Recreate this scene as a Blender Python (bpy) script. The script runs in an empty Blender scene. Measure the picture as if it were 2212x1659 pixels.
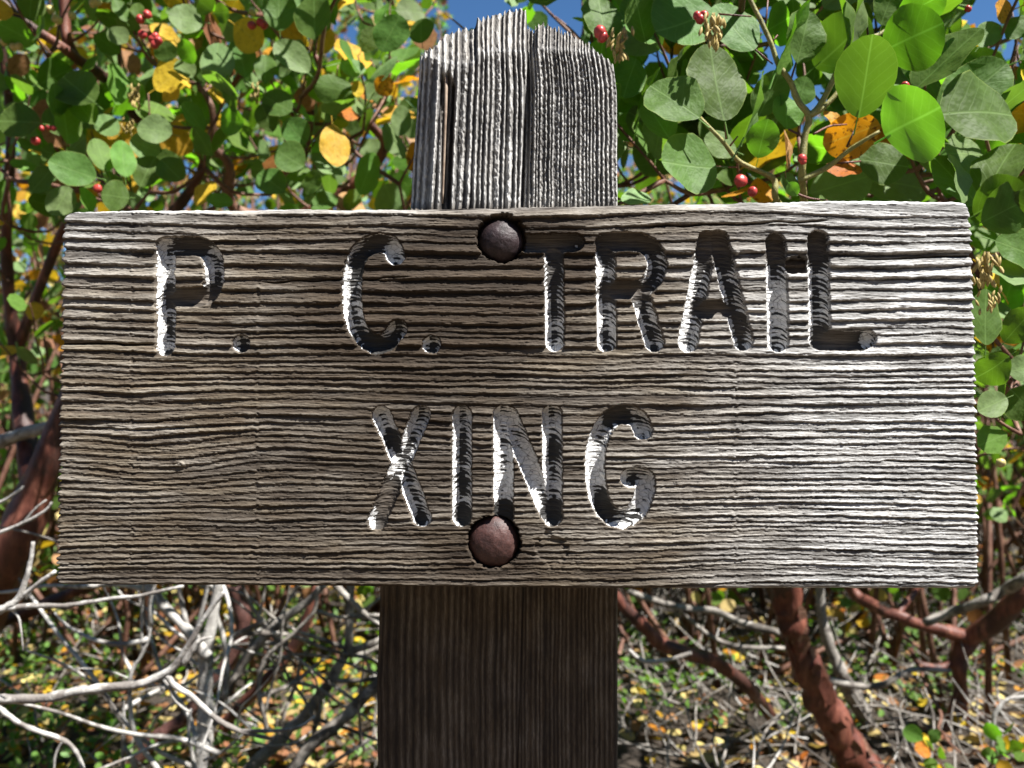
import bpy, bmesh, math, random
import numpy as np
from mathutils import Vector, Matrix

S = bpy.context.scene
COL = S.collection
PI = math.pi

# ------------------------------------------------------------------ camera, world, sun, exposure
FOC = 1770.0                       # focal length in units of 1/2212 of the picture width
CX, CY = 1106.0, 829.5
CAM_H = 0.80
CAM_D = 0.4814                     # camera to the centre of the board
CAM = Vector((0.0, -CAM_D, CAM_H))
cam_data = bpy.data.cameras.new('camera')
cam_data.sensor_width = 36.0
cam_data.lens = 36.0 * FOC / 2212.0
cam_data.clip_start = 0.02
cam_data.clip_end = 400.0
cam_data.dof.use_dof = True
cam_data.dof.focus_distance = CAM_D + 0.005
cam_data.dof.aperture_fstop = 9.5
cam_data.dof.aperture_blades = 0
cam = bpy.data.objects.new('camera', cam_data)
cam.location = CAM
cam.rotation_euler = (PI / 2, 0, 0)
COL.objects.link(cam)
S.camera = cam

SUN = Vector((0.44, -0.235, 0.87)).normalized()      # direction towards the sun
w = bpy.data.worlds.new('World')
S.world = w
w.use_nodes = True
wn, wl = w.node_tree.nodes, w.node_tree.links
sky = wn.new('ShaderNodeTexSky')
sky.sky_type = 'NISHITA'
sky.sun_disc = False
sky.sun_elevation = math.asin(SUN.z)
sky.sun_rotation = math.atan2(SUN.x, SUN.y)
sky.altitude = 1800
sky.air_density = 1.0
sky.dust_density = 0.2
sky.ozone_density = 3.0
hs = wn.new('ShaderNodeHueSaturation')
hs.inputs['Saturation'].default_value = 1.18
wl.new(sky.outputs[0], hs.inputs['Color'])
wl.new(hs.outputs[0], wn['Background'].inputs[0])
wn['Background'].inputs[1].default_value = 0.05

sd = bpy.data.lights.new('sun', 'SUN')
sd.energy = 5.0
sd.angle = math.radians(0.5)
sd.color = (1.0, 0.97, 0.925)
sun = bpy.data.objects.new('sun', sd)
sun.location = (1, -2, 4)
sun.rotation_euler = SUN.to_track_quat('Z', 'Y').to_euler()
COL.objects.link(sun)

S.view_settings.view_transform = 'Standard'
S.view_settings.look = 'None'
S.view_settings.exposure = 1.5
S.view_settings.gamma = 1.0
S.view_settings.use_curve_mapping = False
S.render.engine = 'CYCLES'
S.cycles.use_denoising = True
try:
    S.cycles.denoiser = 'OPENIMAGEDENOISE'
except Exception:
    pass
S.cycles.max_bounces = 6
S.cycles.transmission_bounces = 3
S.cycles.sample_clamp_indirect = 8.0
S.cycles.caustics_reflective = False
S.cycles.caustics_refractive = False

# ------------------------------------------------------------------ helpers
def tag(o, label=None, cat=None, group=None, kind=None):
    if label: o['label'] = label
    if cat: o['category'] = cat
    if group: o['group'] = group
    if kind: o['kind'] = kind
    return o

def empty(name, loc, label, cat, group=None, rx=0.0):
    o = bpy.data.objects.new(name, None)
    o.empty_display_size = 0.05
    o.location = loc
    o.rotation_euler = (rx, 0, 0)
    COL.objects.link(o)
    return tag(o, label, cat, group)

def link(name, me, parent=None, mat=None):
    o = bpy.data.objects.new(name, me)
    COL.objects.link(o)
    if parent is not None: o.parent = parent
    if mat is not None:
        me.materials.clear(); me.materials.append(mat)
    return o

def np_mesh(name, V, F, attrs=None, smooth=True):
    """V (n,3), F (m,4) or (m,3) arrays -> mesh with float point attributes"""
    me = bpy.data.meshes.new(name)
    V = np.asarray(V, dtype=np.float32); F = np.asarray(F, dtype=np.int32)
    k = F.shape[1]
    me.vertices.add(len(V)); me.vertices.foreach_set('co', V.ravel())
    me.loops.add(F.size); me.loops.foreach_set('vertex_index', F.ravel())
    me.polygons.add(len(F))
    me.polygons.foreach_set('loop_start', np.arange(0, F.size, k, dtype=np.int32))
    if smooth: me.polygons.foreach_set('use_smooth', np.ones(len(F), dtype=bool))
    me.update(calc_edges=True)
    for n, a in (attrs or {}).items():
        at = me.attributes.new(n, 'FLOAT', 'POINT')
        at.data.foreach_set('value', np.asarray(a, dtype=np.float32).ravel())
    return me

def _hash(ix, iy, seed):
    h = (ix.astype(np.int64) * 374761393 + iy.astype(np.int64) * 668265263 + seed * 1442695041) & 0xFFFFFFFF
    h = ((h ^ (h >> 13)) * 1274126177) & 0xFFFFFFFF
    h = ((h ^ (h >> 16)) * 2246822519) & 0xFFFFFFFF
    return ((h ^ (h >> 15)) & 0xFFFFFF) / float(0xFFFFFF)

def noise(x, y, seed=0):
    """smooth value noise in -1..1"""
    ix, iy = np.floor(x), np.floor(y)
    fx, fy = x - ix, y - iy
    fx = fx * fx * fx * (fx * (fx * 6 - 15) + 10); fy = fy * fy * fy * (fy * (fy * 6 - 15) + 10)
    a = _hash(ix, iy, seed); b = _hash(ix + 1, iy, seed)
    c = _hash(ix, iy + 1, seed); d = _hash(ix + 1, iy + 1, seed)
    return ((a + (b - a) * fx) * (1 - fy) + (c + (d - c) * fx) * fy) * 2 - 1

def fbm(x, y, seed=0, n=3):
    s, a, t = 0.0, 1.0, 0.0
    for i in range(n):
        s = s + a * noise(x * 2 ** i, y * 2 ** i, seed + 17 * i); t += a; a *= 0.5
    return s / t

def sstep(a, b, x):
    t = np.clip((x - a) / (b - a), 0, 1)
    return t * t * (3 - 2 * t)

class NT:
    """small node-tree builder"""
    def __init__(self, name):
        self.m = bpy.data.materials.new(name)
        self.m.use_nodes = True
        self.t = self.m.node_tree
        self.b = self.t.nodes['Principled BSDF']
        self.out = self.t.nodes['Material Output']
    def n(self, typ, **kw):
        o = self.t.nodes.new('ShaderNode' + typ)
        for k, v in kw.items(): setattr(o, k, v)
        return o
    def l(self, a, b): self.t.links.new(a, b)
    def val(self, sock, v):
        if hasattr(v, 'links') or isinstance(v, bpy.types.NodeSocket): self.l(v, sock)
        else: sock.default_value = v
    def math(self, op, a, b=0.0, clamp=False):
        o = self.n('Math', operation=op, use_clamp=clamp)
        self.val(o.inputs[0], a); self.val(o.inputs[1], b)
        return o.outputs[0]
    def attr(self, name):
        return self.n('Attribute', attribute_name=name).outputs['Fac']
    def coords(self, scale=(1, 1, 1), src='Object'):
        tc = self.n('TexCoord'); mp = self.n('Mapping')
        self.l(tc.outputs[src], mp.inputs[0]); mp.inputs['Scale'].default_value = scale
        return mp.outputs[0]
    def noise(self, vec, scale, detail=3, rough=0.55):
        o = self.n('TexNoise'); self.l(vec, o.inputs['Vector'])
        o.inputs['Scale'].default_value = scale; o.inputs['Detail'].default_value = detail
        o.inputs['Roughness'].default_value = rough
        return o.outputs['Fac']
    def ramp(self, fac, stops, interp='LINEAR'):
        o = self.n('ValToRGB'); self.val(o.inputs[0], fac)
        cr = o.color_ramp; cr.interpolation = interp
        while len(cr.elements) < len(stops): cr.elements.new(0.5)
        for e, (p, c) in zip(cr.elements, stops):
            e.position = p
            e.color = (c, c, c, 1) if isinstance(c, (int, float)) else (*c, 1)
        return o.outputs[0]
    def mix(self, fac, a, b, mode='MIX'):
        o = self.n('Mix', data_type='RGBA', blend_type=mode)
        self.val(o.inputs[0], fac)
        for s, v in ((o.inputs[6], a), (o.inputs[7], b)):
            if isinstance(v, tuple): s.default_value = (*v, 1)
            else: self.l(v, s)
        return o.outputs[2]
    def bump(self, h, strength, dist):
        o = self.n('Bump'); self.l(h, o.inputs['Height'])
        o.inputs['Strength'].default_value = strength; o.inputs['Distance'].default_value = dist
        self.l(o.outputs[0], self.b.inputs['Normal'])
    def base(self, c):
        if isinstance(c, tuple): self.b.inputs['Base Color'].default_value = (*c, 1)
        else: self.l(c, self.b.inputs['Base Color'])

# ------------------------------------------------------------------ picture units -> place
TILT = math.radians(2.4)                       # the sign leans back a little
UPT = Vector((0, math.sin(TILT), math.cos(TILT)))
NRM = Vector((0, -math.cos(TILT), math.sin(TILT)))
CEN = Vector((0, 0, CAM_H))                    # centre of the board's face
def ray(px, py): return Vector(((px - CX) / FOC, 1.0, -(py - CY) / FOC))
def on_sign(px, py, back=0.0):
    """point on the plane 'back' metres behind the board face, as (x, up) in board coordinates"""
    d = ray(px, py); p0 = CEN - NRM * back
    t = (p0 - CAM).dot(NRM) / d.dot(NRM)
    p = CAM + d * t - p0
    return p.x, p.dot(UPT)
def at(px, py, y):
    """a spot in the place seen in that direction, y metres behind the sign"""
    d = ray(px, py)
    return CAM + d * (CAM_D + y)
def ppm(y): return (CAM_D + y) / FOC           # metres per picture unit at that distance

def ground_z(x, y):
    x = np.asarray(x, dtype=float); y = np.asarray(y, dtype=float)
    z = 0.05 + 0.03 * y + 0.035 * fbm(x * 1.3 + 5, y * 1.3, 3) + 0.012 * fbm(x * 6, y * 6, 8)
    return z + 0.10 * np.maximum(y - 4, 0)

# ------------------------------------------------------------------ materials
def wood_material(name, along_x, dark=(0.035, 0.026, 0.02), mid=(0.134, 0.102, 0.068), light=(0.335, 0.287, 0.215)):
    t = NT(name)
    sc = (1, 1, 18)
    if not along_x: sc = (12, 12, 1)
    v = t.coords(sc)
    fib = t.noise(v, 55, 5, 0.7)
    fine = t.noise(v, 190, 4, 0.7)
    blotch = t.noise(t.coords((1, 1, 3) if along_x else (3, 1, 1)), 18, 4, 0.6)
    rid = t.attr('ridge')
    f = t.math('ADD', rid, t.math('MULTIPLY', t.math('SUBTRACT', fib, 0.5), 1.35))
    f = t.math('ADD', f, t.math('MULTIPLY', t.math('SUBTRACT', blotch, 0.5), 0.55))
    c = t.ramp(f, [(0.0, dark), (0.42, mid), (0.9, light)])
    warm = t.ramp(t.noise(t.coords((1, 1, 7) if along_x else (7, 1, 1)), 30, 3), [(0.60, 0.0), (0.78, 1.0)])
    c = t.mix(t.math('MULTIPLY', warm, 0.35), c, (0.30, 0.19, 0.095))
    gf = t.ramp(f, [(0.0, (0.05, 0.047, 0.045) if along_x else (0.13, 0.128, 0.127)), (0.36, (0.31, 0.307, 0.295)), (0.8, (0.80, 0.795, 0.775))])
    c = t.mix(t.attr('silver'), c, gf)
    c = t.mix(t.attr('stain'), c, t.mix(rid, (0.010, 0.007, 0.004), (0.066, 0.043, 0.025)) if along_x else t.mix(rid, (0.022, 0.015, 0.010), (0.135, 0.095, 0.065)))
    c = t.mix(t.ramp(fine, [(0.42, 0.45), (0.62, 0.0)]), c, (0.03, 0.024, 0.02))
    t.base(c)
    t.b.inputs['Roughness'].default_value = 0.75
    t.b.inputs['Specular IOR Level'].default_value = 0.18
    h = t.math('ADD', t.math('MULTIPLY', fib, 0.6), t.math('MULTIPLY', fine, 0.5))
    t.bump(h, 0.9, 0.0009)
    return t.m

def letter_material():
    """flaking white paint over a black undercoat in the routed grooves, bare wood where both are gone"""
    t = NT('flaking_letter_paint')
    tc = t.n('TexCoord'); sx = t.n('SeparateXYZ'); t.l(tc.outputs['Object'], sx.inputs[0])
    u = t.math('ADD', sx.outputs['Z'], t.math('MULTIPLY', sx.outputs['Y'], -0.9))
    def vec(a, b, cc=0.0):
        o = t.n('CombineXYZ'); t.val(o.inputs[0], t.math('MULTIPLY', sx.outputs['X'], a))
        t.val(o.inputs[1], t.math('MULTIPLY', u, b)); o.inputs[2].default_value = cc
        return o.outputs[0]
    n1 = t.noise(vec(130, 520), 1.0, 5, 0.6)
    n2 = t.noise(vec(60, 110, 3.0), 1.0, 2, 0.5)
    cov_lit = t.attr('cover')                                   # paint left there, with extra white on the sunlit left walls
    s = t.math('ADD', t.math('MULTIPLY', n1, 0.70), t.math('MULTIPLY', n2, 0.50))
    # the rings cross the groove as slanting bands, and the paint clings to every other one
    bands = t.math('SINE', t.math('ADD', t.math('MULTIPLY', u, 2150.0), t.math('MULTIPLY', n2, 15.0)))
    cov_lit = t.math('ADD', cov_lit, t.math('MULTIPLY', bands, 0.075))
    white = t.ramp(t.math('ADD', t.math('SUBTRACT', cov_lit, s), 0.5), [(0.485, 0.0), (0.515, 1.0)])
    vo = t.n('TexVoronoi', feature='DISTANCE_TO_EDGE'); t.l(vec(260, 330), vo.inputs['Vector'])
    vo.inputs['Scale'].default_value = 1.0; vo.inputs['Randomness'].default_value = 1.0
    crack = t.ramp(vo.outputs['Distance'], [(0.0, 0.0), (0.035, 1.0)])
    white = t.math('MULTIPLY', white, t.math('ADD', t.math('MULTIPLY', crack, 0.75), 0.25))
    wc = t.ramp(t.noise(vec(500, 500), 1.0, 3), [(0.3, (0.60, 0.60, 0.59)), (0.7, (0.80, 0.80, 0.79))])
    grain = t.noise(vec(30, 900), 1.0, 4, 0.7)
    bare = t.ramp(grain, [(0.3, (0.03, 0.023, 0.018)), (0.7, (0.20, 0.165, 0.13))])
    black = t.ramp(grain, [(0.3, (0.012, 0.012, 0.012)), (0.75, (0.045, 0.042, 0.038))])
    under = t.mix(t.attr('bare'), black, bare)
    t.base(t.mix(white, under, wc))
    t.b.inputs['Roughness'].default_value = 0.6
    t.b.inputs['Specular IOR Level'].default_value = 0.3
    h = t.math('ADD', t.math('MULTIPLY', white, 1.0), t.math('MULTIPLY', grain, 0.5))
    t.bump(h, 0.8, 0.0007)
    return t.m

def rust_material(name, a, b, c):
    t = NT(name)
    v = t.coords()
    n = t.noise(v, 160, 6, 0.65); n2 = t.noise(v, 700, 4, 0.7)
    t.base(t.mix(t.ramp(n2, [(0.35, 0.5), (0.6, 0.0)]), t.ramp(n, [(0.3, a), (0.52, b), (0.72, c)]), (0.03, 0.02, 0.02)))
    t.b.inputs['Metallic'].default_value = 0.0
    t.b.inputs['Specular IOR Level'].default_value = 0.35
    t.b.inputs['Roughness'].default_value = 0.5
    t.bump(t.math('ADD', t.math('MULTIPLY', n, 1.0), t.math('MULTIPLY', n2, 0.6)), 0.55, 0.0009)
    return t.m

def leaf_material(name, top, trans, tw=0.35, spots=0.0, rim=(0.26, 0.33, 0.08), vein=(0.20, 0.31, 0.10), rough=0.55, var=0.30):
    t = NT(name)
    at_ = t.n('Attribute', attribute_name='leafco')
    sx = t.n('SeparateXYZ'); t.l(at_.outputs['Vector'], sx.inputs[0])
    ax = t.math('ABSOLUTE', sx.outputs['X'])
    info = t.math('FRACT', t.math('ADD', t.n('ObjectInfo').outputs['Random'], sx.outputs['Z']))
    cv = t.n('CombineXYZ'); t.l(sx.outputs['X'], cv.inputs[0]); t.l(sx.outputs['Y'], cv.inputs[1]); t.val(cv.inputs[2], t.math('MULTIPLY', info, 37.0))
    v = cv.outputs[0]
    n = t.noise(v, 5.0, 4, 0.6)
    c = t.mix(t.ramp(n, [(0.3, 0.0), (0.7, 1.0)]), tuple(x * 0.82 for x in top), tuple(min(1, x * 1.2) for x in top))
    hsv = t.n('HueSaturation'); t.l(c, hsv.inputs['Color'])
    t.val(hsv.inputs['Hue'], t.math('ADD', t.math('MULTIPLY', info, 0.04), 0.48))
    t.val(hsv.inputs['Value'], t.math('ADD', t.math('MULTIPLY', info, var * 2), 1 - var))
    c = hsv.outputs[0]
    # midrib and side veins
    mid = t.ramp(ax, [(0.006, 1.0), (0.022, 0.0)])
    wv = t.n('TexWave', wave_type='BANDS', bands_direction='Y')
    sh = t.n('CombineXYZ'); t.val(sh.inputs[0], sx.outputs['X'])
    t.val(sh.inputs[1], t.math('SUBTRACT', sx.outputs['Y'], t.math('MULTIPLY', ax, 0.75)))
    t.l(sh.outputs[0], wv.inputs['Vector'])
    wv.inputs['Scale'].default_value = 2.2; wv.inputs['Distortion'].default_value = 1.6; wv.inputs['Detail'].default_value = 2
    wv.inputs['Detail Scale'].default_value = 2.5
    side = t.ramp(wv.outputs['Fac'], [(0.93, 0.0), (1.0, 0.28)])
    ve = t.math('MAXIMUM', mid, side)
    c = t.mix(t.math('MULTIPLY', ve, 0.4), c, vein)
    edge = t.ramp(t.attr('edge'), [(0.95, 0.0), (0.995, 0.6)])
    c = t.mix(edge, c, rim)
    if spots:
        sp = t.ramp(t.noise(v, 9.0, 3, 0.6), [(0.56, 0.0), (0.64, spots)])
        c = t.mix(sp, c, (0.10, 0.035, 0.012))
    dust = t.ramp(t.noise(v, 60, 2, 0.5), [(0.74, 0.0), (0.82, 0.10)])
    c = t.mix(dust, c, (0.35, 0.38, 0.28))
    t.base(c)
    t.b.inputs['Roughness'].default_value = rough
    t.b.inputs['Specular IOR Level'].default_value = 0.14
    tr = t.n('BsdfTranslucent')
    tcol = t.mix(t.math('MULTIPLY', ve, 0.5), trans, tuple(min(1, x * 1.7 + .06) for x in trans))
    if spots: tcol = t.mix(sp, tcol, (0.12, 0.04, 0.01))
    t.l(tcol, tr.inputs[0])
    mx = t.n('MixShader'); mx.inputs[0].default_value = tw
    t.l(t.b.outputs[0], mx.inputs[1]); t.l(tr.outputs[0], mx.inputs[2]); t.l(mx.outputs[0], t.out.inputs[0])
    hb = t.math('ADD', t.math('MULTIPLY', ve, -0.6), t.math('MULTIPLY', t.noise(v, 3.0, 3), 1.2))
    t.bump(hb, 0.10, 0.05)
    return t.m

def bark_material(name, a, b, c, patch=None, scale=1.0, rough=0.6, stretch=1.0):
    t = NT(name)
    v = t.coords((1, 1, 1 / stretch))
    n = t.noise(v, 40 * scale, 5, 0.62); n2 = t.noise(v, 220 * scale, 4, 0.7)
    col = t.ramp(n, [(0.3, a), (0.5, b), (0.7, c)])
    col = t.mix(t.ramp(n2, [(0.35, 0.35), (0.6, 0.0)]), col, tuple(x * 0.45 for x in a))
    if patch:
        col = t.mix(t.ramp(t.noise(v, 17 * scale, 5, 0.65), [(0.52, 0.0), (0.57, 0.9)]), col, patch)
    t.base(col)
    t.b.inputs['Roughness'].default_value = rough
    t.b.inputs['Specular IOR Level'].default_value = 0.35
    t.bump(t.math('ADD', n, t.math('MULTIPLY', n2, 0.5)), 0.6, 0.004 / scale)
    return t.m

def plain_material(name, a, b, scale=60, rough=0.7, trans=None, tw=0.3):
    t = NT(name)
    info = t.n('ObjectInfo').outputs['Random']
    c = t.ramp(t.noise(t.coords(), scale, 4, 0.6), [(0.32, a), (0.68, b)])
    t.base(c); t.b.inputs['Roughness'].default_value = rough
    t.b.inputs['Specular IOR Level'].default_value = 0.3
    if trans:
        tr = t.n('BsdfTranslucent'); tr.inputs[0].default_value = (*trans, 1)
        mx = t.n('MixShader'); mx.inputs[0].default_value = tw
        t.l(t.b.outputs[0], mx.inputs[1]); t.l(tr.outputs[0], mx.inputs[2]); t.l(mx.outputs[0], t.out.inputs[0])
    return t.m

M_BOARD = wood_material('weathered_board', True)
M_POST = wood_material('weathered_post', False)
M_LETTER = letter_material()
M_RUST_DARK = rust_material('dark_rusted_steel', (0.008, 0.006, 0.007), (0.026, 0.014, 0.015), (0.07, 0.05, 0.054))
M_RUST_RED = rust_material('red_rusted_steel', (0.034, 0.015, 0.013), (0.075, 0.033, 0.028), (0.12, 0.065, 0.056))
M_SPLINTER = plain_material('splinter_wood', (0.20, 0.14, 0.10), (0.36, 0.28, 0.21), 200)
LEAF = {
    'green': leaf_material('leaf_green', (0.080, 0.145, 0.032), (0.19, 0.40, 0.014), 0.36),
    'glaucous': leaf_material('leaf_glaucous', (0.150, 0.222, 0.085), (0.22, 0.44, 0.03), 0.32, rim=(0.28, 0.36, 0.12)),
    'young': leaf_material('leaf_young', (0.125, 0.225, 0.045), (0.21, 0.55, 0.015), 0.45),
    'yellow': leaf_material('leaf_yellow', (0.58, 0.37, 0.035), (0.75, 0.48, 0.02), 0.4, 0.35, (0.6, 0.42, 0.08), (0.55, 0.38, 0.08), var=0.2),
    'orange': leaf_material('leaf_orange', (0.48, 0.19, 0.025), (0.85, 0.36, 0.01), 0.42, 0.85, (0.5, 0.25, 0.05), (0.5, 0.28, 0.06), var=0.2),
    'straw': leaf_material('leaf_straw', (0.50, 0.39, 0.15), (0.5, 0.36, 0.08), 0.3, 0.25, (0.5, 0.4, 0.2), (0.5, 0.4, 0.2), var=0.3),
    'needle': leaf_material('leaf_needle', (0.030, 0.036, 0.026), (0.03, 0.05, 0.02), 0.1),
    'dry': leaf_material('leaf_dry', (0.30, 0.15, 0.07), (0.35, 0.16, 0.05), 0.25, 0.6, (0.3, 0.18, 0.09), (0.3, 0.18, 0.1)),
}
M_REDBARK = bark_material('red_manzanita_bark', (0.065, 0.020, 0.014), (0.125, 0.041, 0.027), (0.26, 0.105, 0.070), (0.04, 0.018, 0.014), 1.1, 0.5, 3.0)
M_TRUNK = bark_material('peeling_red_bark', (0.065, 0.018, 0.012), (0.125, 0.040, 0.026), (0.26, 0.095, 0.060), (0.028, 0.014, 0.011), 1.0, 0.5, 3.5)
M_TWIG = bark_material('brown_twig_bark', (0.075, 0.03, 0.02), (0.15, 0.07, 0.045), (0.26, 0.15, 0.10))
M_STEM = bark_material('green_stem_skin', (0.16, 0.15, 0.045), (0.26, 0.24, 0.075), (0.34, 0.29, 0.12), None, 1.5)
M_DEAD = bark_material('bleached_dead_wood', (0.26, 0.245, 0.225), (0.46, 0.44, 0.41), (0.66, 0.64, 0.60), (0.16, 0.14, 0.125), 1.0, 0.75)
M_DEADGREY = bark_material('grey_dead_wood', (0.13, 0.115, 0.10), (0.26, 0.235, 0.205), (0.42, 0.39, 0.35), (0.08, 0.068, 0.058), 1.0, 0.8)
M_BERRY = plain_material('red_berry_skin', (0.30, 0.028, 0.03), (0.50, 0.07, 0.06), 150, 0.35)
M_PALEBERRY = plain_material('pale_berry_skin', (0.42, 0.38, 0.14), (0.56, 0.46, 0.20), 150, 0.4)
M_BUD = plain_material('flower_bud_skin', (0.26, 0.19, 0.06), (0.42, 0.32, 0.11), 300, 0.6)

# ------------------------------------------------------------------ ground
def make_ground():
    xs = np.concatenate([np.linspace(-40, -3, 16)[:-1], np.linspace(-3, 3, 121), np.linspace(3, 40, 16)[1:]])
    ys = np.concatenate([np.linspace(-6, 0.2, 12)[:-1], np.linspace(0.2, 5, 121), np.linspace(5, 60, 20)[1:]])
    X, Y = np.meshgrid(xs, ys)
    V = np.stack([X, Y, ground_z(X, Y)], -1).reshape(-1, 3)
    nx, ny = len(xs), len(ys)
    a = (np.arange(ny - 1)[:, None] * nx + np.arange(nx - 1)[None]).ravel()
    F = np.stack([a, a + 1, a + nx + 1, a + nx], -1)
    t = NT('forest_soil')
    v = t.coords()
    c = t.ramp(t.noise(v, 14, 6, 0.7), [(0.3, (0.018, 0.013, 0.009)), (0.55, (0.05, 0.036, 0.025)), (0.78, (0.13, 0.10, 0.07))])
    t.base(c); t.b.inputs['Roughness'].default_value = 0.95
    t.bump(t.noise(v, 60, 5, 0.7), 0.9, 0.02)
    o = link('ground', np_mesh('ground', V, F), None, t.m)
    tag(o, kind='structure')
    # unseen trail in front, added to bounce warm light onto the post
    xs = np.linspace(-9, 9, 91); ys = np.linspace(-3.2, -0.12, 32)
    X, Y = np.meshgrid(xs, ys)
    Y = Y + .09 * fbm(X * 1.7, Y * 0 + 2, 14) * sstep(-1.2, -.12, Y)
    V = np.stack([X, Y, ground_z(X, Y) + .006 - .03 * (1 - np.abs((Y + 1.66) / 1.54)) + .03], -1).reshape(-1, 3)
    nx, ny = len(xs), len(ys)
    a = (np.arange(ny - 1)[:, None] * nx + np.arange(nx - 1)[None]).ravel()
    t = NT('trail_bounce_dust'); v = t.coords()
    t.base(t.ramp(t.noise(v, 9, 6, 0.7), [(0.3, (0.085, 0.062, 0.042)), (0.7, (0.15, 0.115, 0.08))]))
    t.b.inputs['Roughness'].default_value = 0.95
    t.bump(t.noise(v, 50, 5, 0.7), 0.6, 0.01)
    tag(link('trail', np_mesh('trail', V, np.stack([a, a + 1, a + nx + 1, a + nx], -1)), None, t.m), kind='structure')
make_ground()

# ------------------------------------------------------------------ the sign: post, board, routed letters, bolts
_bx, _by = 0.0, 0.05
_gz = float(ground_z(_bx, _by))
SIGN_H = (CAM_H - _gz) / math.cos(TILT)
SIGN = empty('trail_sign', CEN - UPT * SIGN_H,
             'weathered wooden trail crossing sign with routed white letters on a jagged topped post', 'sign', rx=-TILT)

def sign_xyz(px, py, back):
    """arrays: seen direction + distance behind the face -> coordinates in the sign's own frame"""
    dx = (px - CX) / FOC; dz = -(py - CY) / FOC
    c, s = math.cos(TILT), math.sin(TILT)
    # plane point = CEN - NRM*back ; NRM = (0,-c,s)
    p0y = back * c; p0z = CAM_H - back * s
    num = (p0y + CAM_D) * (-c) + (p0z - CAM_H) * s
    t = num / (-c + dz * s)
    wx = dx * t; wy = -CAM_D + t; wz = CAM_H + dz * t
    up = (wy - 0.0) * s + (wz - CAM_H) * c
    bk = (wy - 0.0) * c - (wz - CAM_H) * s
    return wx, bk, up + SIGN_H

def catmull(P, n=8):
    P = [np.array(p, float) for p in P]
    Q = [2 * P[0] - P[1]] + P + [2 * P[-1] - P[-2]]
    out = []
    for i in range(1, len(Q) - 2):
        a, b, c, d = Q[i - 1], Q[i], Q[i + 1], Q[i + 2]
        for k in range(n):
            t = k / n
            out.append(0.5 * (2 * b + (c - a) * t + (2 * a - 5 * b + 4 * c - d) * t * t + (3 * b - a - 3 * c + d) * t ** 3))
    out.append(P[-1])
    return out

# strokes of every character: (points, smooth)
R0 = 21.5
CHARS = [
    ('P', R0, [([(358, 535), (357, 748)], 0), ([(358, 534), (425, 532), (453, 548), (463, 584), (459, 618), (438, 639), (360, 642)], 1)]),
    ('.', 19.5, [([(521, 743), (521.5, 743)], 0)]),
    ('C', R0, [([(854, 552), (842, 531), (813, 525), (778, 546), (761, 596), (761, 668), (776, 716), (805, 743), (836, 738), (858, 710)], 1)]),
    ('.', 20.5, [([(932, 744), (932.5, 744)], 0)]),
    ('T', R0, [([(1140, 526), (1241, 524)], 0), ([(1196, 530), (1198, 739)], 0)]),
    ('R', R0, [([(1307, 524), (1311, 740)], 0), ([(1307, 523), (1376, 523), (1408, 540), (1419, 572), (1408, 606), (1380, 624), (1311, 627)], 1), ([(1382, 634), (1414, 740)], 0)]),
    ('A', R0 + .5, [([(1528, 520), (1486, 740)], 0), ([(1552, 518), (1606, 736)], 0), ([(1509, 668), (1585, 668)], 0)]),
    ('I', R0 + 1, [([(1676, 525), (1681, 740)], 0)]),
    ('L', R0 + 1.5, [([(1767, 520), (1771, 732)], 0), ([(1771, 734), (1845, 737), (1870, 733)], 1)]),
    ('X', R0 - .5, [([(823, 897), (866, 1000), (911, 1119)], 1), ([(909, 897), (866, 1000), (815, 1125)], 1)]),
    ('I', R0, [([(998, 896), (997, 1118)], 0)]),
    ('N', R0 + .5, [([(1087, 896), (1088, 1118)], 0), ([(1098, 900), (1186, 1106)], 0), ([(1192, 896), (1194, 1117)], 0)]),
    ('G', R0, [([(1389, 930), (1376, 905), (1348, 896), (1319, 906), (1297, 938), (1286, 985), (1287, 1042), (1300, 1090), (1328, 1119), (1362, 1116), (1385, 1088), (1395, 1042), (1382, 1029), (1362, 1033)], 1)]),
]
CHAR_LABEL = {'.': 'routed round full stop with chipped white paint'}

def seg_dist(px, py, pts, d, near):
    for (ax, ay), (bx, by) in zip(pts[:-1], pts[1:]):
        vx, vy = bx - ax, by - ay
        t = np.clip(((px - ax) * vx + (py - ay) * vy) / max(vx * vx + vy * vy, 1e-9), 0, 1)
        qx, qy = ax + t * vx, ay + t * vy
        e = np.hypot(px - qx, py - qy)
        m = e < d
        d[m] = e[m]; near[m] = (px - qx)[m]

def g2(px, py, cx, cy, sx, sy): return np.exp(-((px - cx) / sx) ** 2 - ((py - cy) / sy) ** 2)

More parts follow.
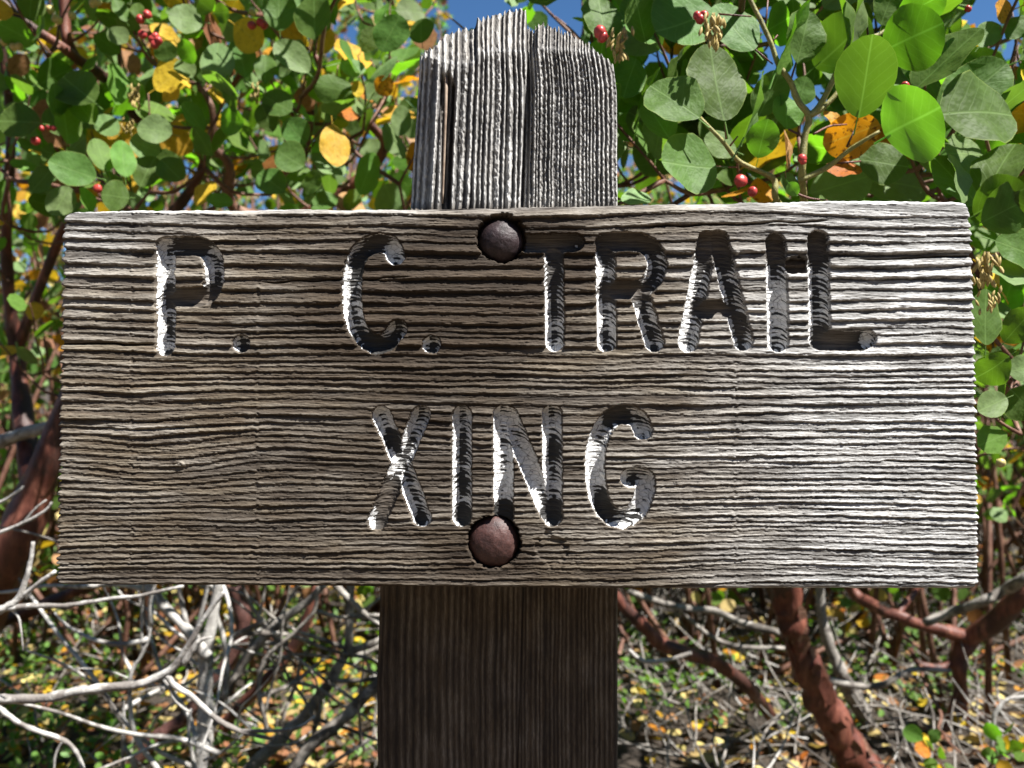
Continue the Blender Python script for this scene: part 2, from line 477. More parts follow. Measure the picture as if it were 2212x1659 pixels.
BOARD_T = 0.038
def make_board():
    nx, nz = 920, 640
    s = np.linspace(0, 1, nx)[None, :]; t = np.linspace(0, 1, nz)[:, None]
    top = lambda x: np.interp(x, [120, 140, 420, 900, 1335, 1800, 2060, 2100], [462, 455, 450, 449, 439, 430, 432, 437])
    bot = lambda x: np.interp(x, [118, 140, 800, 1335, 2100, 2120], [1258, 1263, 1267, 1272, 1271, 1266])
    py0 = 450 + t * 818
    lef = np.interp(py0, [440, 470, 760, 1100, 1268], [137, 134, 127, 121, 119])
    rig = np.interp(py0, [440, 470, 730, 1100, 1268], [2096, 2100, 2110, 2117, 2117])
    px = lef * (1 - s) + rig * s
    tp = top(px) + 1.6 * fbm(px / 60, px * 0, 5) + 0.8 * noise(px / 9, px * 0, 6)
    bt = bot(px) + 1.2 * fbm(px / 30, px * 0, 7)
    py = tp * (1 - t) + bt * t
    # growth rings
    w = 13 * fbm(px / 560, py / 230, 11, 2)
    w += -10 * g2(px, py, 400, 1005, 110, 50) + 9 * g2(px, py, 590, 970, 120, 90) - 8 * g2(px, py, 300, 960, 90, 150)
    w += 10 * g2(px, py, 1560, 470, 200, 40) - 8 * g2(px, py, 1250, 800, 160, 60)
    w += 2.6 * fbm(px / 170, py / 32, 12, 2)
    w += 1.2 * fbm(px / 34, py / 10, 13, 2) + 1.0 * noise(px / 12, py / 3, 14) + 1.0 * noise(px / 3.4, py / 2.4, 15)
    for vx in (285, 557, 1590):
        w += 5 * np.exp(-((px - vx - 3 * noise(py / 40, py * 0, 71)) / 4.5) ** 2) * noise(py / 9, px / 9, int(vx))
    tab_v = np.linspace(380, 1340, 2000)
    tt = np.clip((tab_v - 450) / 818, -.1, 1.1)
    sp = (24.0 - 13.4 * np.sign(tt) * np.abs(tt) ** 0.85) * (1 + .30 * noise(tab_v / 34, tab_v * 0, 16) + .2 * noise(tab_v / 13, tab_v * 0, 17))
    tab_p = np.concatenate([[0], np.cumsum((tab_v[1:] - tab_v[:-1]) / sp[1:])])
    # grooves
    dep = np.zeros_like(px)
    owner = np.full(px.shape, -1)
    cover = np.zeros_like(px); bare = np.zeros_like(px)
    inside = np.zeros_like(px)
    wob = 1.1 * noise(px / 9, py / 9, 21) + 0.8 * noise(px / 3.5, py / 3.5, 22)
    for ci, (ch, r, strokes) in enumerate(CHARS):
        allp = np.array([p for st in strokes for p in st[0]])
        m = (px > allp[:, 0].min() - 40) & (px < allp[:, 0].max() + 40) & (py > allp[:, 1].min() - 40) & (py < allp[:, 1].max() + 40)
        X, Y = px[m], py[m]
        d = np.full(X.shape, 1e9); near = np.zeros_like(X)
        for pts, sm in strokes:
            seg_dist(X, Y, catmull(pts) if sm else pts, d, near)
        q = (d + wob[m]) / r
        own = owner[m]; inn = q < 1
        own[inn] = ci; owner[m] = own
        dd = np.where(inn, np.sqrt(np.clip(1 - q * q, 0, 1)) ** 0.75, 0) * (0.0060 if ch != '.' else 0.0045)
        dep[m] = np.maximum(dep[m], dd)
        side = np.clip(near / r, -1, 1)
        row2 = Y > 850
        cv = np.where(row2, 0.60, 0.53) + np.where(side < -0.3, 0.20, 0) + np.where(side > 0.35, 0.07, 0) + 0.08 * (side < -0.7)  # left walls get extra white, painted in for the sun they catch
        c0 = cover[m]; c0[inn] = cv[inn]; cover[m] = c0
        inside[m] = np.maximum(inside[m], np.where(inn, 1 - q, 0))
    for (cx, cy, sx, sy, dc, db) in [
        (415, 530, 40, 22, -.35, .5), (450, 545, 22, 18, .25, 0), (415, 640, 60, 20, -.7, 1), (358, 575, 20, 90, .15, 0),
        (815, 520, 45, 16, -.15, .3), (842, 532, 20, 16, .35, 0), (775, 560, 26, 26, -.4, 0), (805, 742, 60, 22, -.25, 0), (762, 620, 15, 60, .05, 0),
        (1190, 526, 75, 24, -.9, .85), (1190, 600, 20, 55, -.25, .2), (1360, 522, 60, 26, -.9, .75), (1350, 628, 50, 18, -.8, 1),
        (1540, 515, 45, 46, -.9, .9), (1545, 668, 34, 20, -.7, 1), (1490, 690, 26, 60, .22, 0), (1676, 530, 30, 36, -.8, .7), (1680, 660, 26, 90, .16, 0),
        (1767, 525, 30, 34, -.8, .6), (1815, 735, 45, 26, -.9, .9), (1874, 732, 12, 16, .5, -.5), (1770, 700, 24, 40, .05, 0),
        (1600, 710, 30, 40, -.1, .35), (1246, 527, 8, 7, .75, -.5), (1207, 532, 5, 4, .8, -.4),
        (840, 950, 22, 26, -.35, 0), (832, 1080, 26, 50, -.65, .8), (905, 1120, 16, 14, -.5, 0), (886, 950, 18, 25, -.15, 0),
        (998, 985, 24, 30, -.15, 0), (998, 1040, 24, 24, -.3, 0), (998, 1112, 26, 22, -.5, 0), (1088, 1112, 26, 22, -.8, 0), (1194, 1108, 26, 18, -.75, 0),
        (1150, 1010, 30, 40, .2, 0), (1088, 1030, 26, 50, .12, 0), (1194, 985, 22, 30, -.22, 0), (1330, 893, 30, 20, -.6, .3), (1305, 1092, 22, 26, -.75, 0),
        (1287, 1000, 24, 60, .2, 0), (1370, 1035, 12, 18, -.2, 0), (1390, 1070, 18, 30, .15, 0), (1098, 905, 16, 20, .2, 0)]:
        g = g2(px, py, cx, cy, sx, sy)
        cover += dc * g; bare += db * g
    bare = np.clip(bare, 0, 1); cover = np.clip(cover, 0, 1.2)
    # the ring pattern runs on into the grooves, shifted by their depth
    ph = np.interp(py + w + dep * 3680 * 0.55, tab_v, tab_p)
    ring = np.floor(ph); f = ph - ring
    spm = np.interp(py, tab_v, sp) * 0.000272
    h1 = _hash(ring, ring * 0, 31); h2 = _hash(ring, ring * 0 + 3, 32)
    amp = spm * (0.19 + 0.16 * h1) * (0.85 + 0.5 * noise(px / 170 + h2 * 40, ring * 0.77, 33))
    lip = 0.80
    prof = np.where(f < lip, (f / lip) ** 0.75, 1 - ((f - lip) / (1 - lip)) ** 1.2)
    amp = np.clip(amp, 0.0001, 0.0021)
    g_in = np.clip(inside * 4, 0, 1)
    amp *= (1 - 0.78 * g_in) * (1 - .6 * sstep(1250, 1600, px) * (1 - sstep(470, 535, py)))
    relief = prof * amp + 0.00022 * noise(px / 26, py / 2.0, 35) + 0.00010 * noise(px / 8, py / 1.7, 40) + 0.00012 * fbm(px / 60, py / 14, 36) + 0.00005 * noise(px / 2.6, py / 2.6, 38)
    ridge = np.clip(0.14 + 0.66 * prof + 0.25 * (h2 - 0.5) + 0.3 * fbm(px / 90, py / 12, 37), 0, 1)
    kn = g2(px, py, 393, 1003, 20, 9)
    relief += 0.0007 * kn * (1 + noise(px / 4, py / 3, 39)); ridge = np.clip(ridge + .35 * kn - .5 * g2(px, py, 375, 998, 9, 5), 0, 1)
    # cracks and splits along the grain
    cr = np.zeros_like(px)
    for (x0, x1, y0, sl, wd) in [(100, 350, 745, -0.01, 2.2), (1380, 1800, 490, -0.03, 2.0), (930, 1040, 452, -.02, 2.4), (560, 900, 612, -.035, 1.3), (1850, 2130, 560, -.02, 1.6), (1900, 2130, 995, .02, 1.6)]:
        yy = y0 + sl * (px - x0) + 2.5 * noise(px / 40, px * 0, int(y0))
        cr = np.maximum(cr, np.exp(-((py - yy) / wd) ** 2) * sstep(x0, x0 + 30, px) * (1 - sstep(x1 - 40, x1, px)))
    depth = -relief + dep + 0.0022 * cr
    # missing chip between the last I and L, worn lip above T
    chip = g2(px, py, 1722, 572, 34, 20)
    chip = sstep(0.25, 0.6, chip + 0.15 * noise(px / 8, py / 6, 41)) * (owner < 0)
    depth += 0.0046 * chip
    chip2 = sstep(0.35, 0.6, g2(px, py, 1190, 1185, 42, 38) + 0.2 * noise(px / 9, py / 6, 42)) * (owner < 0)
    depth += 0.0012 * chip2
    # holes for the bolts
    hole = np.zeros_like(px)
    for (cx, cy, r) in ((1083, 514, 54), (1067, 1171, 58)):
        d = np.hypot(px - cx, py - cy) + 2.6 * noise(px / 13, py / 5, 43) + 2.2 * noise(px / 5, py / 3, 44)
        hh = 1 - sstep(r - 4, r + 1.5, d)
        depth = depth + hh * (0.0085 - np.minimum(depth, 0.0085))
        hole = np.maximum(hole, hh)
    owner[hole > 0.4] = -1
    # worn arrises
    k = 0.000272
    for e, r in ((py - tp, 25 + 8 * fbm(px / 90, px * 0, 51)), (bt - py, 9 + 0 * px), (px - px[:, :1], 7 + 5 * prof), (px[:, -1:] - px, 8 + 6 * prof)):
        q = np.clip(r - e, 0, r)
        depth += (r - np.sqrt(np.maximum(r * r - q * q, 0))) * k
    # ragged end grain: the soft rings are eaten back at both ends
    eat = (1 - prof) * 9 + 3 * noise(py / 6, py * 0 + 3, 52)
    edgeL = np.clip(1 - (px - px[:, :1]) / 40, 0, 1); edgeR = np.clip(1 - (px[:, -1:] - px) / 40, 0, 1)
    pxe = px + edgeL ** 2 * eat - edgeR ** 2 * eat * 0.8
    X, Y, Z = sign_xyz(pxe, py, np.zeros_like(px))
    Y = depth
    silver = 0.08 + 0.86 * sstep(1280, 2000, px + 130 * fbm(px / 260, py / 120, 61)) + 0.45 * g2(px, py, 180, 500, 230, 130) + 0.5 * np.exp(-np.clip(py - tp, 0, 999) / 16)
    silver += 0.22 * fbm(px / 120, py / 25, 62) + 0.18 * g2(px, py, 1250, 1000, 500, 130)
    stain = 0.95 * sstep(.18, .8, g2(px, py, 1115, 545, 210, 85)) + 0.80 * g2(px, py, 1040, 640, 250, 125) + 0.75 * g2(px, py, 1065, 1195, 130, 60) + 0.35 * sstep(1180, 1260, py) * (1 - sstep(1300, 1800, px))  # last term darkens the board towards its bottom edge
    stain += 0.55 * g2(px, py, 780, 680, 280, 120) + 0.22 * fbm(px / 150, py / 40, 63) + 0.8 * hole + 0.7 * chip + 0.35 * g2(px, py, 500, 1150, 400, 130)
    stain += 0.42 * g2(px, py, 950, 1000, 360, 150) + 0.16 * g2(px, py, 600, 900, 700, 400) + 0.36 * g2(px, py, 960, 780, 450, 340)
    stain = np.clip(stain * (1 - 0.75 * sstep(1400, 1900, px)), 0, 0.92) * (1 - 0.8 * np.exp(-np.clip(py - tp, 0, 999) / 14))
    stain = np.clip(stain + .8 * chip + .5 * sstep(.2, .8, g2(px, py, 1190, 525, 110, 40)), 0, .95)
    ridge = np.clip(ridge - 0.6 * cr - 0.2 * hole, 0, 1)
    V = np.stack([X, Y, Z], -1).reshape(-1, 3)
    at_ = {'ridge': ridge.ravel(), 'silver': np.clip(silver, 0, 1).ravel(), 'stain': stain.ravel(), 'cover': cover.ravel(), 'bare': bare.ravel()}
    a = (np.arange(nz - 1)[:, None] * nx + np.arange(nx - 1)[None]).ravel()
    F = np.stack([a, a + nx, a + nx + 1, a + 1], -1)
    fo = owner.ravel()[F]
    # a face belongs to a character when all its corners do
    own = np.where((fo == fo[:, :1]).all(1), fo[:, 0], -1)
    # solid: run the outline back to the rear face
    loop = np.concatenate([np.arange(nx), (np.arange(1, nz) * nx + nx - 1), ((nz - 1) * nx + np.arange(nx - 2, -1, -1)), (np.arange(nz - 2, 0, -1) * nx)])
    nb = len(V)
    back = V[loop].copy(); back[:, 1] = BOARD_T
    mid = V[loop].copy(); mid[:, 1] = np.minimum(V[loop][:, 1] + 0.010, 0.030)
    m = len(loop); i0 = np.arange(m); i1 = (i0 + 1) % m
    F2 = np.stack([loop[i0], loop[i1], nb + i1, nb + i0], -1)
    F3 = np.stack([nb + i0, nb + i1, nb + m + i1, nb + m + i0], -1)
    V = np.concatenate([V, mid, back])
    for kk in at_: at_[kk] = np.concatenate([at_[kk], at_[kk][loop] * (0.9 if kk == 'ridge' else 1), at_[kk][loop]])
    corner = [nb + m, nb + m + nx - 1, nb + m + nx + nz - 2, nb + m + 2 * nx + nz - 3]
    Fb = np.array([[corner[0], corner[1], corner[2], corner[3]]])
    def sub(name, faces, parent, mat, label=None):
        u, inv = np.unique(faces, return_inverse=True)
        me = np_mesh(name, V[u], inv.reshape(faces.shape), {kk: vv[u] for kk, vv in at_.items()})
        o = link(name, me, parent, mat)
        if label: o['label'] = label
        return o
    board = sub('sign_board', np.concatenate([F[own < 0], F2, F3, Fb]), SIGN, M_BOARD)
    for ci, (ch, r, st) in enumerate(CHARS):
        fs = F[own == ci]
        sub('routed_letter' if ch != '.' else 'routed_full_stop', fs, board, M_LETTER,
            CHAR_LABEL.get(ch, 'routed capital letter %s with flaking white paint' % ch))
make_board()

def make_post():
    ncol = 380
    u = np.linspace(0, 1, ncol)[None, :]
    Lf = lambda y: np.interp(y, [0, 113, 180, 440, 1270, 1460, 1659, 3600], [912, 908, 904, 888, 822, 815, 817, 817])
    Rf = lambda y: np.interp(y, [0, 110, 135, 200, 440, 3600], [1318, 1318, 1324, 1332, 1334, 1334])
    # ring pattern across the face
    phase = np.where(u < 0.56, u * 445 / 13.0, 0.56 * 445 / 13.0 + (u - 0.56) * 445 / 8.8)
    pxu = Lf(120) + u * (Rf(120) - Lf(120))
    z2 = lambda L: ([841 + .282 * a for a, b in L], [.282 * b for a, b in L])
    tx, ty = z2([(200, 480), (270, 380), (340, 330), (440, 250), (500, 215), (590, 180), (645, 220), (670, 125), (860, 80), (930, 60), (1000, 38), (1045, 60), (1060, 190), (1100, 210), (1170, 160), (1290, 195), (1400, 235), (1560, 335), (1700, 470)])
    bx, by = z2([(200, 590), (270, 430), (400, 470), (500, 500), (650, 480), (680, 395), (1040, 395), (1100, 420), (1150, 372), (1400, 392), (1600, 405), (1710, 500)])
    phase = phase + .75 * noise(phase * .31, phase * 0, 78) + .3 * noise(phase * .9, phase * 0, 79)
    tooth = np.abs((phase + 0.18 * noise(phase * 3, phase * 0, 80)) % 1 - 0.5) * 2           # 0 on a crest .. 1 in a valley
    hr = _hash(np.floor(phase + .5), phase * 0, 81)
    pyt = np.interp(pxu, tx, ty) + tooth * (4 + 9 * hr) + 4 * noise(pxu / 2.5, pxu * 0, 82) + 3
    rows_t = np.linspace(0, 1, 260)[:, None]
    y_top = pyt + rows_t ** 1.15 * (440 - pyt)
    y_rest = np.concatenate([np.linspace(440, 1240, 40)[1:], np.linspace(1240, 1690, 190)[1:], np.linspace(1690, 3420, 40)[1:]])[:, None] + 0 * u
    py = np.concatenate([y_top, y_rest], 0)
    n = py.shape[0]
    U = np.repeat(u, n, 0)
    px = Lf(py) + U * (Rf(py) - Lf(py)) + 1.2 * fbm(py / 60, U * 3, 83)
    pyb = np.interp(px, bx, by)
    low = sstep(430, 470, py)                          # the part under the board keeps its planed face
    ph = np.repeat(phase, n, 0) + 0.16 * fbm(U * 12, py / 120, 84) + 0.08 * noise(U * 90, py / 9, 85) * (1 - .5 * low)
    tri = 1 - np.abs(ph % 1 - 0.5) * 2
    rr = _hash(np.floor(ph), ph * 0, 86)
    right = sstep(0.54, 0.58, U)
    amp = (0.0030 * (1 - right) + 0.0020 * right) * (0.55 + 0.7 * rr) * (1 - 0.93 * low)
    beads = right * (1 - low) * (0.00060 * noise(U * 130, py / 5.5, 87) + 0.0002 * noise(U * 160, py / 3, 88)) + (1 - low) * (1 - right) * 0.00035 * noise(U * 150, py / 6, 89)
    h = tri ** (1.1 + .6 * right) * (1 - low) + tri * low
    amp = amp * (1 + .6 * sstep(0, 20, np.clip(pyb - py, 0, None)))
    depth = -h * amp - beads - 0.00012 * noise(U * 200, py / 3, 90)
    # the split in the middle, the broken strip on the left, the bruised left arris
    xc = np.interp(py, [60, 160, 437, 1270, 1659], [1140, 1140, 1126, 1131, 1118])
    dx = px - xc
    crack = np.where(dx < 0, np.clip(1 + dx / 5.0, 0, 1), np.clip(1 - dx / 23.0, 0, 1) ** 1.2)
    depth += 0.011 * crack * (1 - low) * sstep(10, 60, py)
    thin = np.exp(-(dx / 1.7) ** 2) * low
    depth += 0.0015 * thin * (.6 + .4 * noise(py / 60, py * 0, 97))
    nl = np.interp(py, [150, 160, 200, 440], [962, 956, 952, 955]); nr = np.interp(py, [150, 190, 440], [972, 983, 974])
    notch = sstep(nl - 3, nl + 1, px) * (1 - sstep(nr - 1.5, nr + 1.5, px)) * sstep(150, 185, py) * (1 - low)
    depth += 0.006 * notch
    e = px - Lf(py)
    strip = np.interp(py, [100, 180, 440, 480], [18, 38, 44, 10])
    depth += np.clip(strip - e, 0, None) * 0.00027 * (1.15 * (1 - low) + 0.5 * low)
    e2 = Rf(py) - px
    q = np.clip(10 - e2, 0, 10); depth += (10 - np.sqrt(100 - q * q)) * 0.0003
    # weathered pyramid top
    above = np.clip(pyb - py, 0, None)
    depth += above * 0.00033 * 0.62
    X, Y, Z = sign_xyz(px, py, BOARD_T + 0.0012 + depth)
    ridge = np.clip(0.06 + 0.8 * h * (.55 + .45 * rr * low + .45 * (1 - low)) - 0.5 * thin - 0.25 * crack * (1 - low) - .2 * notch + 0.25 * fbm(U * 14, py / 90, 91), 0, 1)
    silver = np.clip(0.78 * (1 - low) + 0.15 * fbm(U * 10, py / 50, 92) - 0.2 * sstep(0, 15, above), 0, 1)  # bevelled top toned down in colour against the full sun it gets
    stain = np.clip(0.52 * low + 0.15 * low * fbm(U * 20, py / 200, 93) + 0.5 * notch, 0, .9) * (1 - .15 * low * h)  # darker brown behind and below the board, and in the notch
    V = np.stack([X, Y, Z], -1).reshape(-1, 3)
    at_ = {'ridge': ridge.ravel(), 'silver': silver.ravel(), 'stain': stain.ravel()}
    nx = ncol
    a = (np.arange(n - 1)[:, None] * nx + np.arange(nx - 1)[None]).ravel()
    F = np.stack([a, a + nx, a + nx + 1, a + 1], -1)
    loop = np.concatenate([np.arange(nx), (np.arange(1, n) * nx + nx - 1), ((n - 1) * nx + np.arange(nx - 2, -1, -1)), (np.arange(n - 2, 0, -1) * nx)])
    nb, m = len(V), len(loop)
    back = V[loop].copy()
    back[:, 1] = BOARD_T + 0.088
    ztop = V[loop][:, 2]
    back[:nx, 2] -= 0.022
    F2 = np.stack([loop, np.roll(loop, -1), nb + (np.arange(m) + 1) % m, nb + np.arange(m)], -1)
    Fb = np.array([[nb, nb + nx - 1, nb + nx + n - 2, nb + 2 * nx + n - 3]])
    V = np.concatenate([V, back])
    for kk in at_: at_[kk] = np.concatenate([at_[kk], at_[kk][loop]])
    link('post', np_mesh('post', V, np.concatenate([F, F2, Fb]), at_), SIGN, M_POST)
make_post()

def make_bolt(cx, cy, r, mat, seed):
    r *= 0.000272
    x, y, z = on_sign(cx, cy)[0], 0.0, on_sign(cx, cy)[1] + SIGN_H
    nr, na = 22, 56
    V, F = [(0, -1, 0)], []
    th = np.linspace(0, 1, nr)
    V = []
    for i in range(nr):
        rr = math.sin(th[i] * PI / 2) if i < nr - 3 else 1.0
        hh = math.cos(th[i] * PI / 2) * 0.0088 if i < nr - 3 else -0.0006 * (i - nr + 4)
        for k in range(na):
            a = 2 * PI * k / na
            n_ = float(noise(np.array(math.cos(a) * rr * 5 + seed), np.array(math.sin(a) * rr * 5), seed)) * 0.00013 + \
                 float(noise(np.array(math.cos(a) * rr * 14 + seed), np.array(math.sin(a) * rr * 14), seed + 1)) * 0.00007
            V.append((math.cos(a) * r * rr, 0.0068 - hh - n_, math.sin(a) * r * rr * 1.01))
    for i in range(nr - 1):
        for k in range(na):
            F.append((i * na + k, (i + 1) * na + k, (i + 1) * na + (k + 1) % na, i * na + (k + 1) % na))
    # shank running back through board and post
    n0 = len(V)
    for yy in (0.006, 0.126):
        for k in range(na):
            a = 2 * PI * k / na
            V.append((math.cos(a) * r * .5, yy, math.sin(a) * r * .5))
    for k in range(na):
        F.append((n0 + k, n0 + (k + 1) % na, n0 + na + (k + 1) % na, n0 + na + k))
    V = np.array(V) + np.array([x, 0, z])
    return link('bolt', np_mesh('bolt', V, np.array(F)), SIGN, mat)
b1 = make_bolt(1081, 517, 49, M_RUST_DARK, 3); b1['label'] = 'upper dome headed bolt, pitted almost black rust'
b2 = make_bolt(1066, 1173, 55, M_RUST_RED, 9); b2['label'] = 'lower dome headed bolt, smoother red brown rust'

# ------------------------------------------------------------------ tubes
def tube_arrays(pts, radii, sides=7, rough=0.0, seed=0, smooth=5):
    """pts: list of Vectors, radii list -> (V, F) of one tapered tube with closed ends"""
    if smooth and len(pts) > 2:
        P = catmull([tuple(p) for p in pts], smooth)
        rs = np.interp(np.linspace(0, len(pts) - 1, len(P)), np.arange(len(pts)), radii)
    else:
        P = [np.array(p) for p in pts]; rs = np.array(radii, float)
    P = np.array(P); n = len(P)
    T = np.gradient(P, axis=0); T /= np.linalg.norm(T, axis=1)[:, None] + 1e-12
    up = np.array([0.31, 0.52, 0.79])
    V = []
    A = np.cross(T[0], up); A /= np.linalg.norm(A) + 1e-12
    ang = np.arange(sides) * 2 * PI / sides
    for i in range(n):
        A = A - T[i] * A.dot(T[i]); A /= np.linalg.norm(A) + 1e-12
        B = np.cross(T[i], A)
        r = rs[i]
        k = np.ones(sides)
        if rough:
            k = 1 + rough * noise(np.cos(ang) * 1.3 + seed * 3.1, np.full(sides, i * 0.55) + np.sin(ang) * 1.3, seed)
        V.append(P[i] + (np.cos(ang) * k * r)[:, None] * A + (np.sin(ang) * k * r)[:, None] * B)
    V = np.concatenate(V + [P[:1], P[-1:]])
    F = []
    for i in range(n - 1):
        for k in range(sides):
            F.append((i * sides + k, i * sides + (k + 1) % sides, (i + 1) * sides + (k + 1) % sides, (i + 1) * sides + k))
    c0, c1 = n * sides, n * sides + 1
    for k in range(0, sides):
        F.append((c0, (k + 1) % sides, k, k)); e = (n - 1) * sides
        F.append((c1, e + k, e + (k + 1) % sides, e + (k + 1) % sides))
    return V, F

def poly_mesh(name, V, faces, smooth=True):
    """faces may hold degenerate quads (v repeated) standing for triangles"""
    me = bpy.data.meshes.new(name)
    fs = [f if len(set(f)) == len(f) else tuple(dict.fromkeys(f)) for f in faces]
    me.from_pydata([tuple(v) for v in V], [], fs)
    if smooth: me.polygons.foreach_set('use_smooth', [True] * len(me.polygons))
    me.update()
    return me

def tubes(name, strands, parent, mat, base=Vector((0, 0, 0)), sides=7, rough=0.15, smooth=5):
    V, F, off = [], [], 0
    for i, (pts, rad) in enumerate(strands):
        v, f = tube_arrays(pts, rad, sides, rough, i + 1, smooth)
        V.append(v - np.array(base)); F += [tuple(a + off for a in q) for q in f]; off += len(v)
    return link(name, poly_mesh(name, np.concatenate(V), F), parent, mat)

def splinter():
    P = [sign_xyz(np.array(x), np.array(y), np.array(BOARD_T + b)) for x, y, b in ((964, 165, .003), (963, 230, -.0012), (960, 320, -.001), (956, 440, 0.0008))]
    P = [Vector([float(q) for q in p]) for p in P]
    tubes('splinter', [(P, [0.0011, 0.0010, 0.0008, 0.0006])], SIGN, M_SPLINTER, sides=6)
splinter()

# ------------------------------------------------------------------ leaves
def project(P):
    d = P - CAM
    if d.y < 0.05: return (-9999, -9999, 1)
    return (CX + FOC * d.x / d.y, CY - FOC * d.z / d.y, d.y)

def leaf_shape(kind, seed, rows=8, cols=(-1, -.55, 0, .55, 1), stalk=True):
    """unit leaf: petiole -0.2..0, blade 0..1 along Y, half width 0.5; returns V, F, leafco, edge"""
    rg = random.Random(seed)
    fold, curl, twist = rg.uniform(-.02, .20), rg.uniform(-.2, .16), rg.uniform(-.12, .12)
    wav = rg.uniform(0, .035); ph = rg.uniform(0, 6)
    pk = rg.uniform(.46, .6); asym = rg.uniform(-.08, .08)
    V, E, C, F = [], [], [], []
    for i in range(rows + 1):
        t = 0.5 - 0.5 * math.cos(PI * i / rows)
        q = t / pk * .5 if t < pk else .5 + (t - pk) / (1 - pk) * .5
        hw = 0.5 * max(math.sin(PI * q), 0) ** (0.56 if q < .5 else 0.54)
        if i == 0: hw = 0.025
        if i == rows: hw = 0.012
        for c in cols:
            x = c * hw * (1 + asym * (1 if c > 0 else -1)) + 0.02 * math.sin(t * 3 + ph)
            a = abs(c) * hw
            z = fold * a + curl * t * t + twist * x * (t - .3) + wav * math.sin(t * 11 + ph) * abs(c) * hw * 3
            V.append((x, t, z)); E.append(abs(c)); C.append((c * hw, t, 0))
    n = len(cols)
    for i in range(rows):
        for k in range(n - 1):
            a = i * n + k
            F.append((a, a + 1, a + n + 1, a + n))
    # petiole: a thin three-sided stalk
    if not stalk: return np.array(V), np.array(F), np.array(C, float), np.array(E, float)
    b = len(V)
    for (y, r) in ((-.22, .016), (-.1, .013), (.12, .010)):
        for k in range(3):
            a = k * 2 * PI / 3 + .5
            V.append((r * math.cos(a), y, r * math.sin(a) - .006 + .12 * (y - .12) * .4)); E.append(0); C.append((0, max(y, 0), 0))
    for i in range(2):
        for k in range(3):
            F.append((b + i * 3 + k, b + i * 3 + (k + 1) % 3, b + i * 3 + 3 + (k + 1) % 3, b + i * 3 + 3 + k))
    return np.array(V), np.array(F), np.array(C, float), np.array(E, float)

SHAPES = [leaf_shape(0, 100 + i, 10) for i in range(7)]
SMALL = [leaf_shape(0, 200 + i, 4) for i in range(4)]
TINY = [leaf_shape(0, 300 + i, 4, (-1, 0, 1), False) for i in range(5)]
def leaf_mesh_from(name, V, F, C, E, mats, mi=None):
    me = np_mesh(name, V, F, {'edge': E})
    a = me.attributes.new('leafco', 'FLOAT_VECTOR', 'POINT')
    a.data.foreach_set('vector', np.asarray(C, np.float32).ravel())
    for m in mats: me.materials.append(m)
    if mi is not None: me.polygons.foreach_set('material_index', np.asarray(mi, np.int32))
    return me
_leaf_cache = {}
def leaf_mesh(kind, sh):
    k = (kind, sh)
    if k not in _leaf_cache:
        _leaf_cache[k] = leaf_mesh_from('leaf', *SHAPES[sh], [LEAF[kind]])
    return _leaf_cache[k]

KINDS = list(LEAF)
def leaf_mass(name, places, parent=None, base=Vector((0, 0, 0)), shapes=SHAPES, seed=1):
    """many leaves joined into one mesh: places = [(Matrix, kind)]"""
    rg = random.Random(seed)
    Vs, Fs, Cs, Es, Ms, off = [], [], [], [], [], 0
    for M, kind in places:
        V, F, C, E = shapes[rg.randrange(len(shapes))]
        m = np.array(M)
        W = V @ m[:3, :3].T + m[:3, 3] - np.array(base)
        C2 = C.copy(); C2[:, 2] = rg.random()
        Vs.append(W); Fs.append(F + off); Cs.append(C2); Es.append(E); Ms.append(np.full(len(F), KINDS.index(kind))); off += len(V)
    me = leaf_mesh_from(name, np.concatenate(Vs), np.concatenate(Fs), np.concatenate(Cs), np.concatenate(Es), [LEAF[k] for k in KINDS], np.concatenate(Ms))
    return link(name, me, parent)

def frame_matrix(P, axis, normal, L, W):
    y = axis.normalized()
    z = (normal - y * normal.dot(y))
    if z.length < 1e-4: z = y.orthogonal()
    z.normalize()
    x = y.cross(z)
    M = Matrix(((x.x * W, y.x * L, z.x * L, P.x), (x.y * W, y.y * L, z.y * L, P.y), (x.z * W, y.z * L, z.z * L, P.z), (0, 0, 0, 1)))
    return M

def hand_leaf(b, t, w, y, kind, lit, rg):
    """a leaf whose stalk end and tip are seen at b and t (picture units), w units broad, y metres behind the sign"""
    best = None
    for tdz in (-.25, 0.0, .25):
        P = at(*b, y); L0 = (at(*t, y) - P).length
        Q = at(*t, y + tdz * L0)
        ax = Q - P; L = ax.length
        w_real = w * 1.15 * ppm(y)
        W = max(0.74 * L0, w_real * 1.04)
        roll = math.acos(min(1.0, w_real / W))
        roll = max(roll, 0.25)
        W = w_real / math.cos(roll)
        n0 = (Vector((0, -1, 0)) - ax.normalized() * Vector((0, -1, 0)).dot(ax.normalized())).normalized()
        for sg in (-1, 1):
            n = Matrix.Rotation(sg * roll, 3, ax.normalized()) @ n0
            d = n.dot(SUN)
            score = (d if lit > 0 else -d if lit < 0 else -abs(d - .25)) + rg.uniform(0, .05) - .15 * abs(tdz)
            if best is None or score > best[0]:
                best = (score, frame_matrix(P, ax, n, L, W))
    return best[1], kind

def hidden_by_sign(px, py):
    return (130 < px < 2105 and 455 < py < 1262) or (900 < px < 1325 and 120 < py < 1700)

